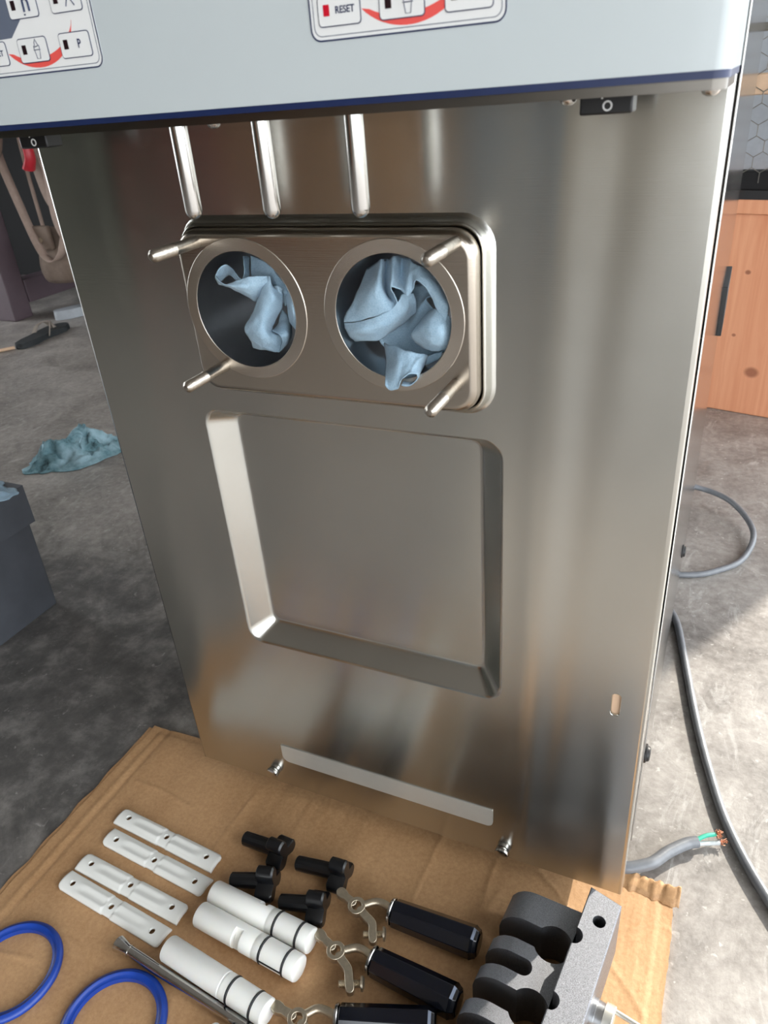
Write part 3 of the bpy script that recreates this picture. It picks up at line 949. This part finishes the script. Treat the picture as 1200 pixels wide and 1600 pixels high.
valve((-.1515, -.1505), (-.0195, -.1580), 'white plunger with two o-rings touching the black knobs, farthest of the white plungers', (.50, radians(-75), .0045, .0042))
valve((-.1510, -.1775), (-.0175, -.1880), 'white plunger with a side notch and black lengthwise seal, lying in the middle', (.435, radians(62), .0052, .0085), True)
valve((-.1605, -.2215), (-.0255, -.2365), 'plain white plunger with two o-rings beside the long steel rod')
valve((-.0690, -.2765), (.0650, -.2940), 'white plunger mostly cut off by the bottom edge of the photo', flip=True)

# ------------------------------------------------------------------ steel rod and blue seals
p0, p1 = Vector((-.2195, -.2362, 0)), Vector((-.020, -.2545, 0))
d = p1 - p0
rod = empty('steel_rod', (p0.x, p0.y, CT + .0086), math.atan2(d.y, d.x))
rod.rotation_euler = (0, radians(1.2), math.atan2(d.y, d.x))
tag(rod, 'long polished steel rod with a flared end beside the white plungers', 'rod')
bm = bmesh.new(); lathe(bm, (.0185, 0, 0), (1, 0, 0), [(0, .0050), (.0004, .0056), (.178, .0056), (.18, 0)], 28)
finish('shaft', bm, 'steel', rod)
bm = bmesh.new(); lathe(bm, (0, 0, 0), (1, 0, 0), [(0, 0), (0, .0072), (.0012, .0084), (.004, .0080), (.0165, .0056), (.0182, .0062), (.0192, .0062), (.0192, 0)], 28)
finish('flared_end', bm, 'steel', rod)
for (cx, cy, lab) in ((-.3120, -.3015, 'blue rubber ring seal cut off by the left edge of the photo'), (-.1700, -.3010, 'blue rubber ring seal lying beside the steel rod at the bottom')):
    bm = bmesh.new()
    prof = [(.0, .0428), (.0, .0522), (.0020, .0542), (.0052, .0538), (.0072, .0512), (.0082, .0490), (.0070, .0472), (.0056, .0462), (.0052, .0434), (.0, .0428)]
    lathe(bm, (0, 0, 0), (0, 0, 1), prof, 96)
    o = finish('ring_seal', bm, 'blue', None, sharp=55)
    o.location = (cx, cy, CT + .0002)
    tag(o, lab, 'ring', 'blue ring seals')

# ------------------------------------------------------------------ three-lobed hand screws
def hand_screw(p_end, p_head, stem, label, roll=0.):
    d = Vector((p_head[0] - p_end[0], p_head[1] - p_end[1], 0)).normalized()
    root = empty('hand_screw', (p_head[0], p_head[1], 0), math.atan2(d.y, d.x))
    tag(root, label, 'knob', 'black hand screws')
    RL, rl, hd = .0138, .0078, .0200
    cz = CT + .0003 + RL * .5 + rl
    bm = bmesh.new()
    pts = []
    for k in range(3):
        a = pi / 2 + k * 2 * pi / 3 + roll
        for q in range(-4, 5):
            b = a + radians(q * 20)
            pts.append((RL * cos(a) + rl * cos(b), RL * sin(a) + rl * sin(b)))
        a2 = a + pi / 3
        pts.append((.0072 * cos(a2), .0072 * sin(a2)))
    tilt = math.atan2(cz - (CT + .0090), stem + .008)
    def f(t_, sc=1.0): return lambda a, b: (t_, a * sc, b * sc)
    L0 = [loop(bm, pts, f(t_, s)) for t_, s in ((0, .93), (.0012, 1.0), (hd - .0020, 1.0), (hd, .90))]
    for a, b in zip(L0, L0[1:]): bridge(bm, a, b)
    fill(bm, [L0[0]]); fill(bm, [L0[-1]])
    h = finish('lobed_head', bm, 'knob', root, sharp=30)
    h.location = (0, 0, cz)
    bm = bmesh.new()
    lathe(bm, (.002, 0, 0), (-1, 0, 0), [(0, .0090), (stem * .5, .0088), (stem - .001, .0085), (stem, .0076), (stem, .0044), (stem - .012, .0042), (stem - .012, 0)], 14)
    s = finish('stem', bm, 'knob', root, sharp=20)
    s.location = (0, 0, cz)
    s.rotation_euler = (0, -tilt, 0)
    return root
hand_screw((-.1600, -.0755), (-.1185, -.0775), .043, 'long black hand screw nearest the machine, left one', .25)
hand_screw((-.0830, -.0815), (-.0375, -.0785), .047, 'long black hand screw nearest the machine, right one')
hand_screw((-.1440, -.1285), (-.1105, -.1200), .036, 'short black hand screw in front of the left long one', -.1)
hand_screw((-.0780, -.1310), (-.0430, -.1235), .036, 'short black hand screw beside the end of the farthest white plunger', .05)

# ------------------------------------------------------------------ draft handles
def cap_outline(path, widths, n=6):
    """outline of a strip with round ends along a 2D path"""
    P = [Vector((p[0], p[1], 0)) for p in path]
    L_, R_ = [], []
    for i, p in enumerate(P):
        d = (P[min(i + 1, len(P) - 1)] - P[max(i - 1, 0)]).normalized()
        nn = Vector((-d.y, d.x, 0))
        L_.append(p + nn * widths[i]); R_.append(p - nn * widths[i])
    d0 = (P[0] - P[1]).normalized(); d1 = (P[-1] - P[-2]).normalized()
    def capp(c, d, wdt):
        a0 = math.atan2(d.y, d.x)
        return [c + Vector((cos(a0 - pi / 2 + pi * k / n), sin(a0 - pi / 2 + pi * k / n), 0)) * wdt for k in range(1, n)]
    out = R_ + capp(P[-1], d1, widths[-1]) + L_[::-1] + capp(P[0], d0, widths[0])
    return [(v.x, v.y) for v in out]

def handle(eye, grip_a, grip_b, label, lever_pts, bolt):
    root = empty('draft_handle', (0, 0, 0))
    tag(root, label, 'handle', 'black draft handles')
    zc = CT + .0150
    lz0, lz1 = CT + .0105, CT + .0185
    Zf = lambda z: (lambda a, b: (a, b, z))
    bm = bmesh.new()
    e = Vector((eye[0], eye[1], 0))
    ball, bend, tip = [Vector((p[0], p[1], 0)) for p in lever_pts]
    d1 = (ball - e).normalized(); d2 = (bend - e).normalized()
    pth = [ball, ball - d1 * .0045, ball - d1 * .008, e + d1 * .0065]
    prism(bm, cap_outline(pth, [.0056, .0052, .0038, .0046]), [], Zf(lz0 + .0003), Zf(lz1 - .0003))
    prism(bm, circ(e.x, e.y, .0098, 32), [circ(e.x, e.y, .0054, 24)], Zf(lz0), Zf(lz1))
    mid = e.lerp(bend, .55)
    crv = catmull([e + d2 * .0068, mid, bend, bend.lerp(tip, .5), tip], 5)
    prism(bm, cap_outline(crv, [.0043] * len(crv)), [], Zf(lz0 + .0002), Zf(lz1 - .0002))
    finish('lever', bm, 'lever', root, sharp=40, bevel=.0007)
    # neck from eye to grip
    ga, gb = Vector((grip_a[0], grip_a[1], zc + .001)), Vector((grip_b[0], grip_b[1], zc + .0025))
    gd = (gb - ga).normalized()
    ez = Vector((eye[0], eye[1], (lz0 + lz1) / 2))
    side = Vector((-gd.y, gd.x, 0))
    n0 = ez + (gd * .75 + side * .6).normalized() * .0085
    bm = bmesh.new()
    tube(bm, [n0, n0.lerp(ga, .35) + side * .0068, n0.lerp(ga, .75) + side * .0055, ga + gd * .003], .0041, 14, 8)
    finish('neck', bm, 'lever', root)
    bm = bmesh.new()
    Lg = (gb - ga).length
    lathe(bm, ga, gd, [(-.0022, 0), (-.0022, .0125), (-.001, .0145), (.0012, .0150), (.002, .0142), (.002, 0)], 32)
    finish('collar', bm, 'steel', root, sharp=40)
    bm = bmesh.new()
    lathe(bm, ga, gd, [(.002, 0), (.002, .0128), (.0035, .0148), (Lg * .5, .0160), (Lg - .007, .0168), (Lg - .0005, .0140), (Lg, 0)], 8, pi / 8)
    finish('grip', bm, 'grip', root, sharp=20, bevel=.0006)
    bm = bmesh.new()
    lathe(bm, ga, gd, [(Lg - .0075, .0160), (Lg - .0068, .0172), (Lg - .0015, .0140), (Lg + .0006, .011), (Lg + .0008, 0)], 8, pi / 8)
    finish('end_cap', bm, 'darkchrome', root, sharp=20)
    a, b = [Vector((p[0], p[1], (lz0 + lz1) / 2)) for p in bolt]
    bd = (b - a).normalized(); bl = (b - a).length
    bm = bmesh.new()
    prof = [(0, 0), (0, .0028)]
    tt = .0006
    while tt < bl - .004:
        prof += [(tt, .0037), (tt + .0005, .0031)]; tt += .001
    prof += [(bl - .0034, .0031), (bl - .0032, .0072), (bl - .0012, .0072), (bl, .005), (bl, 0)]
    lathe(bm, a, bd, prof, 20)
    finish('adjusting_bolt', bm, 'lever', root, sharp=30)
    return root
handle((.0085, -.1070), (.0470, -.0985), (.1455, -.0985), 'black draft handle nearest the machine, lever toward the knobs',
       [(-.0145, -.0990), (.0325, -.1185), (.0405, -.1340)], [(.0280, -.1320), (.0505, -.1225)])
handle((.0095, -.1590), (.0490, -.1535), (.1450, -.1605), 'black draft handle in the middle of the three, lever beside the notched plunger',
       [(-.0150, -.1495), (.0295, -.1710), (.0400, -.1875)], [(.0265, -.1865), (.0505, -.1765)])
handle((.0045, -.2310), (.0405, -.2175), (.1315, -.1875), 'black draft handle at the bottom edge, lever beside the plain plunger',
       [(-.0205, -.2290), (.0270, -.2400), (.0400, -.2550)], [(.0285, -.2560), (.0510, -.2440)])

# ------------------------------------------------------------------ dispensing block
blk = empty('dispensing_block', (.2365, -.0920, CT + .0003), radians(-6.5))
tag(blk, 'black and silver flecked dispensing block with round bores lying beside the machine corner', 'dispensing block')
# local: x across (arms toward -x), y along (toward machine = +y)
UB = (-.004, -.0705, -.137); VC = -.0165; RBk = .0185
y_hi, y_lo = .040, -.178
ends = []
def comb(vend):
    pts = [(-.0005, y_hi), (-vend, y_hi - .002)]
    feats = []
    for u in UB: feats.append((u, 'bore'))
    for u in ((UB[0] + UB[1]) / 2, (UB[1] + UB[2]) / 2): feats.append((u, 'slot'))
    for u, k in sorted(feats, reverse=True):
        if k == 'bore':
            hw = .0105
            pts.append((-vend, u + hw))
            a0 = pi - math.asin(hw / RBk)
            for q in range(25):
                a = a0 - (2 * a0) * q / 24
                pts.append((min(-.0006, VC + RBk * cos(a)), u + RBk * sin(a)))
            pts.append((-vend, u - hw))
        else:
            hw = .0082
            pts.append((-vend, u + hw))
            for q in range(13):
                a = pi / 2 - pi * q / 12
                pts.append((-.034 + hw * cos(a), u + hw * sin(a)))
            pts.append((-vend, u - hw))
    pts += [(-vend, y_lo), (-.0005, y_lo)]
    return pts
bm = bmesh.new()
H = .058
lv = [(0, .077), (H * .45, .077), (H * .64, .0745), (H * .80, .069), (H * .91, .0625), (H * .975, .0555), (H, .049)]
Ls = [loop(bm, comb(v), (lambda z: (lambda a, b: (a, b, z)))(z)) for z, v in lv]
for a, b in zip(Ls, Ls[1:]): bridge(bm, a, b)
fill(bm, [Ls[0]]); fill(bm, [Ls[-1]])
finish('body', bm, 'flake', blk, sharp=40, bevel=.0012)
bm = bmesh.new()
outl = [(.033, y_lo), (.033, y_hi + .0105), (.001, y_hi + .0165)]
for u in UB:
    for q in range(9):
        a = pi / 2 - pi * q / 8
        outl.append((.001 + .008 * cos(a), u + .0085 * sin(a) + .006))
outl.append((.001, y_lo))
Zf = lambda z: (lambda a, b: (a, b, z))
FH = .081
hole = [circ(.0185, .0245, .0062, 28)]
cxy = (.017, -.07)
F0 = [loop(bm, o, Zf(0)) for o in [outl] + hole]
F1 = [loop(bm, o, Zf(FH - .0012)) for o in [outl] + hole]
F2 = [loop(bm, [(cxy[0] + (a - cxy[0]) * .93, cxy[1] + (b - cxy[1]) * .99) for a, b in outl], Zf(FH)), loop(bm, hole[0], Zf(FH))]
for a, b in zip(F0, F1): bridge(bm, a, b)
for a, b in zip(F1, F2): bridge(bm, a, b)
fill(bm, F0); fill(bm, F2)
finish('flange', bm, 'flake', blk, sharp=30)
bm = bmesh.new()
lathe(bm, (.0325, -.0385, .044), (1, 0, 0), [(0, .0135), (.004, .0135), (.0042, .0125), (.011, .0125)], 32)
finish('fitting_collar', bm, 'bore', blk)
bm = bmesh.new()
lathe(bm, (.0325, -.0385, .044), (1, 0, 0), [(.011, .0125), (.0112, .0138), (.019, .0138), (.0198, .013), (.0198, 0)], 32)
finish('fitting_sleeve', bm, 'film', blk, sharp=40)
for dy, dz in ((.0075, .006), (-.0075, -.006)):
    bm = bmesh.new()
    lathe(bm, (.052, -.0385 + dy, .044 + dz), (1, -.10, 0), [(-.001, .0024), (.11, .0024), (.11, 0)], 14)
    finish('baffle_rod', bm, 'film', blk)

# ------------------------------------------------------------------ cables on the floor at the right
CR = .0058
bm = bmesh.new()
tube(bm, [(.16, .70, CR), (.225, .62, CR), (.2745, .545, CR), (.298, .45, CR), (.323, .330, CR), (.347, .235, CR), (.375, .150, CR), (.421, .066, CR), (.50, -.04, CR), (.62, -.14, CR)], CR - .0002, 14, 10)
tag(finish('power_cable', bm, 'cable'), 'long grey power cable running along the sunlit floor past the cut end', 'cable')
bm = bmesh.new()
tube(bm, [(.12, .80, .06), (.20, .93, .05), (.283, .962, .030), (.345, .925, .026), (.386, .84, .016), (.372, .755, CR), (.330, .700, CR), (.283, .672, CR), (.20, .66, CR)], CR - .0002, 14, 10)
tag(finish('cable_loop', bm, 'cable'), 'dark cable looping out from under the machine side near the wooden box', 'cable')
cc = empty('cut_cable', (.29, .05, 0))
tag(cc, 'cut grey cable with green wire and bared copper ending against the long cable', 'cable')
def rel(p): return (p[0] - .29, p[1] - .05, p[2])
bm = bmesh.new()
tube(bm, [rel(p) for p in ((.20, .085, .0125), (.255, .050, .0135), (.292, .062, .015), (.312, .088, .013), (.330, .108, .011), (.3415, .116, .010))], .0068, 14, 8)
finish('jacket', bm, 'cable', cc)
bm = bmesh.new(); tube(bm, [rel(p) for p in ((.339, .115, .0125), (.350, .126, .0125), (.3605, .133, .011))], .0024, 10, 8)
finish('green_wire', bm, 'green', cc)
bm = bmesh.new(); tube(bm, [rel(p) for p in ((.340, .115, .0075), (.352, .121, .006), (.366, .127, .006))], .0026, 10, 8)
finish('white_wire', bm, 'whitewire', cc)
bm = bmesh.new()
for k in range(60):
    a = Vector((.3605 + random.uniform(-.0015, .0015), .133 + random.uniform(-.0015, .0015), .011 + random.uniform(-.0015, .0015)))
    if k % 3 == 0: a = Vector((.366, .127, .0065)) + Vector([random.uniform(-.0015, .0015) for _ in range(3)])
    b = a + Vector((random.uniform(.001, .0075), random.uniform(-.004, .005), random.uniform(-.003, .006)))
    b.z = max(.0006, b.z)
    mid = a.lerp(b, .5) + Vector([random.uniform(-.0015, .0015) for _ in range(3)])
    mid.z = max(.0006, mid.z)
    tube(bm, [rel(a), rel(mid), rel(b)], .00032, 5, 3)
tag(finish('copper_strands', bm, 'copper', cc), kind='stuff')

# ------------------------------------------------------------------ left floor: bin with lid, towels, sandals
bn = empty('metal_bin', (-.79, .02, 0))
tag(bn, 'dark grey metal bin with overhanging lid at the left edge of the photo', 'bin')
bm = bmesh.new()
prism(bm, rrect(-.40, -.235, 0, .2165, .004, 3), [], lambda a, b: (a, b, .0003), lambda a, b: (a + .004, b, .1835))
finish('bin_body', bm, 'binmetal', bn, bevel=.002)
bm = bmesh.new()
prism(bm, rrect(-.41, .178, .0, .25, .0, 1), [], lambda a, b: (a + .012, -.245, b), lambda a, b: (a + .012, .2215, b))
lid = finish('lid', bm, 'binmetal', bn, bevel=.012, segs=4)

def heap(name, cx, cy, rx, ry, hgt, rot, mat, label, seed, z0=0., zf=None, peak=(0, 0)):
    bm = bmesh.new()
    nr, na = 26, 72
    rings = []
    for i in range(nr + 1):
        s = i / nr
        ring = []
        for k in range(na):
            a = 2 * pi * k / na
            rad = 1 + .28 * noise.noise(Vector((cos(a) * 1.6 + seed, sin(a) * 1.6, seed * 2.3))) + .12 * noise.noise(Vector((cos(a) * 5, sin(a) * 5, seed)))
            x, y = cos(a) * s * rad, sin(a) * s * rad
            dx, dy = x - peak[0], y - peak[1]
            base = math.exp(-(dx * dx + dy * dy) * 3.0)
            q = Vector((x * 2.9 + seed, y * 2.9, seed))
            ridge = 1 - sqrt((noise.noise(q) * 2.0) ** 2 + .012)
            ridge2 = 1 - sqrt((noise.noise(q * 2.3 + Vector((4, 4, 4))) * 2.0) ** 2 + .03)
            h = hgt * (base * (.32 + .68 * max(0, ridge) ** 1.2) + .20 * max(0, ridge2) ** 1.5 * (1 - s * .5)) 
            h *= min(1, (1 - s) * 3.5 + .12)
            ox = noise.noise(q * 1.7 + Vector((9, 1, 1))) * .30
            oy = noise.noise(q * 1.7 + Vector((1, 9, 1))) * .30
            X, Y = (x + ox * (1 - s)) * rx, (y + oy * (1 - s)) * ry
            ring.append(bm.verts.new((X * cos(rot) - Y * sin(rot), X * sin(rot) + Y * cos(rot), max(.0012, h))))
        rings.append(ring)
    for a, b in zip(rings, rings[1:]):
        for k in range(na):
            if a is rings[0]:
                pass
            bm.faces.new((a[k], b[k], b[(k + 1) % na], a[(k + 1) % na]))
    bmesh.ops.remove_doubles(bm, verts=rings[0], dist=.02)
    o = finish(name, bm, mat, None, sharp=180, solid=.0012)
    o.location = (cx, cy, z0 + .0006)
    return tag(o, label, 'towel')
heap('shop_towel', -1.245, .765, .145, .085, .095, radians(52), 'dirtytowel', 'crumpled stained blue paper towel lying on the bare floor', 2.7, peak=(-.05, .1))
heap('shop_towel', -.842, .170, .085, .058, .055, radians(25), 'towel', 'pale blue paper towel lying on the lid of the grey bin', 5.1, z0=.2502)

def sandal(x, y, rz, label, mats, strap=True):
    r = empty('sandal', (x, y, 0), rz)
    tag(r, label, 'sandal', 'sandals under the bench')
    bm = bmesh.new()
    path = [(-.125, 0), (-.09, 0), (-.03, .004), (.04, .006), (.09, .002), (.115, 0)]
    Wd = [.028, .036, .034, .042, .046, .034]
    P = catmull([(a, b, 0) for a, b in path], 5)
    Wc = [v.x for v in catmull([(q, 0, 0) for q in Wd], 5)]
    o = cap_outline([(p.x, p.y) for p in P], Wc, 8)
    prism(bm, o, [], lambda a, b: (a, b, .0005), lambda a, b: (a * .99, b * .97, .022 if strap else .04))
    finish('sole', bm, mats[0], r, bevel=.004)
    if strap:
        for s in (-1, 1):
            bm = bmesh.new()
            ribbon(bm, [(-.01, s * .040, .015), (.015, s * .032, .045), (.045, s * .012, .055), (.072, 0, .022)], (1, -s * .6, .1), .022)
            finish('strap', bm, mats[1], r, solid=.003)
    return r
sandal(-2.27, 1.63, radians(98), 'black rubber sandal with grey strap on the floor beside the bench leg', ('sandal', 'sandalstrap'))
sandal(-2.36, 1.99, radians(60), 'pale grey sandal sole lying flat behind the black sandal', ('greypad', 'greypad'), False)
bm = bmesh.new()
lathe(bm, (-2.52, 1.13, .008), (.5, .68, 0), [(0, 0), (0, .007), (.43, .0065), (.43, 0)], 12)
tag(finish('wooden_stick', bm, 'rail'), 'thin pale wooden stick lying on the floor by the black sandal', 'stick')

# workbench with hanging straps, bag and red tool
wb = empty('workbench', (-2.75, 2.05, 0))
tag(wb, 'dark plum painted workbench frame at the far left background', 'workbench')
def wbx(n, lo, hi, mat='benchpaint'):
    return boxo(n, (lo[0] + 2.75, lo[1] - 2.05, lo[2]), (hi[0] + 2.75, hi[1] - 2.05, hi[2]), mat, wb, .004)
wbx('leg', (-2.735, 1.80, .0003), (-2.615, 1.90, .86))
wbx('leg', (-4.30, 1.80, .0003), (-4.20, 1.90, .86))
wbx('leg', (-1.62, 2.45, .0003), (-1.54, 2.55, .86))
wbx('rail', (-2.70, 1.905, .06), (-2.615, 2.60, .16))
wbx('lower_shelf', (-2.61, 2.20, .10), (-1.63, 2.60, .14), 'dark')
wbx('back_board', (-4.3, 2.62, .0003), (-1.4, 2.66, 1.5), 'dark')
wbx('top', (-4.35, 1.75, .86), (-1.35, 2.61, .92))

def hang(name, pts, wdir, width, mat, label, cat, grp=None, th=.004):
    bm = bmesh.new()
    ribbon(bm, pts, wdir, width)
    o = finish(name, bm, mat, None, sharp=180, solid=th)
    return tag(o, label, cat, grp)
HY = 1.86
hang('webbing_strap', [(-2.47, HY, .8595), (-2.49, HY, .70), (-2.45, HY, .47), (-2.36, HY - .03, .285), (-2.27, HY - .03, .285), (-2.22, HY, .45), (-2.28, HY + .02, .66), (-2.33, HY + .03, .8595)], (.35, 1, 0), .035, 'strap', 'long thin beige webbing loop hanging down over the bag', 'strap', 'straps hanging from the bench')
hang('webbing_strap', [(-2.42, HY + .12, .8595), (-2.40, HY + .12, .62), (-2.36, HY + .12, .46), (-2.38, HY + .12, .40)], (1, .2, 0), .06, 'canvas', 'short taupe strap end hanging behind the thin loop', 'strap', 'straps hanging from the bench')
hang('webbing_strap', [(-2.33, HY + .05, .8595), (-2.34, HY + .05, .66), (-2.31, HY + .04, .50), (-2.27, HY + .04, .455), (-2.22, HY + .05, .50), (-2.21, HY + .06, .70), (-2.2, HY + .06, .8595)], (1, .5, 0), .055, 'strap', 'wide beige strap folded in a short loop above the bag', 'strap', 'straps hanging from the bench')
hang('webbing_strap', [(-2.22, HY + .02, .8595), (-2.245, HY + .02, .60), (-2.265, HY + .02, .42), (-2.24, HY + .03, .30)], (1, .3, 0), .075, 'strap', 'broad beige strap hanging straight beside the machine edge', 'strap', 'straps hanging from the bench')
bm = bmesh.new()
tube(bm, [(-2.55, HY - .06, .852), (-2.50, HY - .06, .74), (-2.44, HY - .07, .665), (-2.40, HY - .06, .74), (-2.39, HY - .06, .852)], .03, 12, 8, .5)
tag(finish('padded_sling', bm, 'canvas'), 'padded taupe sling bunched at the top left background', 'strap')
bm = bmesh.new()
tube(bm, [(-2.285, HY - .05, .853), (-2.27, HY - .05, .74), (-2.262, HY - .05, .66), (-2.285, HY - .05, .615)], lambda s: .014 + .014 * s, 12, 8, .7)
tag(finish('red_tool_handle', bm, 'redpl'), 'red tool handle hanging among the beige straps', 'tool')
# canvas bag: tapered pouch with fold and snap
bag = empty('canvas_bag', (-2.38, HY + .06, .15))
tag(bag, 'taupe canvas pouch hanging under the straps', 'bag')
bm = bmesh.new()
sec = [(0.0, .08, .03), (.02, .11, .055), (.08, .115, .06), (.14, .095, .05), (.20, .07, .03), (.235, .055, .018)]
Lr = []
for z, a, b in sec:
    pts = [(a * cos(2 * pi * k / 28) * (1 + .08 * cos(4 * pi * k / 28)), b * sin(2 * pi * k / 28)) for k in range(28)]
    Lr.append(loop(bm, pts, lambda x, y, z=z: (x + .02 * noise.noise(Vector((x * 20, z * 20, 1))), y + .02 * noise.noise(Vector((x * 18, z * 18, 4))), z + .03 * x)))
for a, b in zip(Lr, Lr[1:]): bridge(bm, a, b)
bm.faces.new(Lr[0][::-1]); bm.faces.new(Lr[-1])
finish('pouch', bm, 'canvas', bag, sharp=60, subsurf=1)
bm = bmesh.new(); box(bm, (-.050, -.062, .15), (.045, -.040, .245))
finish('flap', bm, 'canvas', bag, bevel=.006)
bm = bmesh.new(); lathe(bm, (-.005, -.062, .19), (0, -1, 0), [(0, .010), (.004, .009), (.006, 0)], 16)
finish('snap', bm, 'lever', bag)
bm = bmesh.new(); tube(bm, [(-.04, 0, .225), (-.04, 0, .45), (-.03, 0, .705)], .008, 8, 6)
finish('cord', bm, 'strap', bag)

# ------------------------------------------------------------------ right background: pine box, wire crate
pb = empty('pine_box', (.50, 1.42, 0), radians(-14))
tag(pb, 'orange pine plank box standing on the floor behind the machine', 'box')
def pbx(n, lo, hi, mat='pinewood', bev=.003): return boxo(n, lo, hi, mat, pb, bev)
pbx('front_board', (-.36, .0, .0005), (.25, .022, .505))
pbx('side_board', (-.36, .0225, .0005), (-.338, .42, .505))
pbx('side_board', (.228, .0225, .0005), (.25, .42, .505))
pbx('back_board', (-.36, .4205, .0005), (.25, .44, .505))
pbx('rim_board', (-.37, -.006, .4805), (.26, -.0005, .512), 'pinewood')
pbx('lid_board', (-.337, .023, .47), (.227, .42, .485), 'dark')
wc = empty('wire_crate', (.50, 1.62, .5055), radians(-14))
tag(wc, 'chicken-wire crate with bare pine rail standing behind the pine box', 'crate')
def wcx(n, lo, hi, mat='rail', bev=.003): return boxo(n, lo, hi, mat, wc, bev)
wcx('top_rail', (-.42, -.02, .2080), (.25, .02, .252))
wcx('bottom_rail', (-.42, -.018, .0005), (.25, .018, .045), 'dark')
wcx('post', (-.42, -.018, .0455), (-.385, .018, .2075))
wcx('post', (.215, -.018, .0455), (.25, .018, .2075))
wcx('sun_block_sheet', (-.42, .30, -.0), (.25, .312, .90), 'greypad')  # sheet added behind the mesh to block the sun
wcx('upper_rail', (-.42, -.012, .335), (.25, .012, .352), 'wire')
bm = bmesh.new()
hx, hz = .040, .046
for r in range(12):
    for c in range(-11, 12):
        x = c * hx + (hx / 2 if r % 2 else 0); z = .03 + r * hz * .75
        if x < -.41 or x > .24 or z > .6: continue
        P = [(x, -.022, z - hz * .25), (x, -.022, z + hz * .25), ]
        tube(bm, P, .0011, 5, 1)
        for s in (-1, 1):
            tube(bm, [(x, -.022, z + hz * .25), (x + s * hx / 2, -.022, z + hz * .5)], .0010, 5, 1)
finish('wire_mesh', bm, 'wire', wc)

# ------------------------------------------------------------------ things behind the camera that the steel mirrors
boxo_ = lambda n, lo, hi, mat, p: boxo(n, lo, hi, mat, p, .006)
rc = empty('tool_chest', (-2.20, -3.1, 0))
tag(rc, 'dull red tool chest behind the camera, seen only mirrored in the steel', 'tool chest')
boxo_('carcass', (-.14, -.25, .0005), (.14, .25, 1.1), 'redfab', rc)
for k in range(5): boxo_('drawer', (-.13, .2505, .08 + k * .2), (.13, .27, .26 + k * .2), 'redfab', rc)
cb = empty('tall_cabinet', (-1.69, -3.3, 0))
tag(cb, 'tall brown cabinet behind the camera, seen only mirrored in the steel', 'cabinet')
boxo_('carcass', (-.345, -.25, .0005), (.245, .25, 1.9), 'brownboard', cb)
for s in (-1, 1):
    dd = boxo_('door', (-.335 if s < 0 else -.047, .2505, .05), (-.053 if s < 0 else .235, .27, 1.85), 'brownboard', cb)
    boxo_('pull', (-.085 if s < 0 else -.035, .2705, .9), (-.065 if s < 0 else -.015, .29, 1.05), 'steel', dd)
tp = empty('tarp_covered_stack', (-3.3, -2.6, 0))
tag(tp, 'dark tarp-covered stack behind the camera, seen only mirrored in the steel', 'stack')
boxo_('lower_bale', (-.8, -.6, .0005), (.7, .6, .8), 'darkgreen', tp)
boxo_('upper_bale', (-.7, -.5, .8005), (.6, .5, 1.7), 'darkgreen', tp)
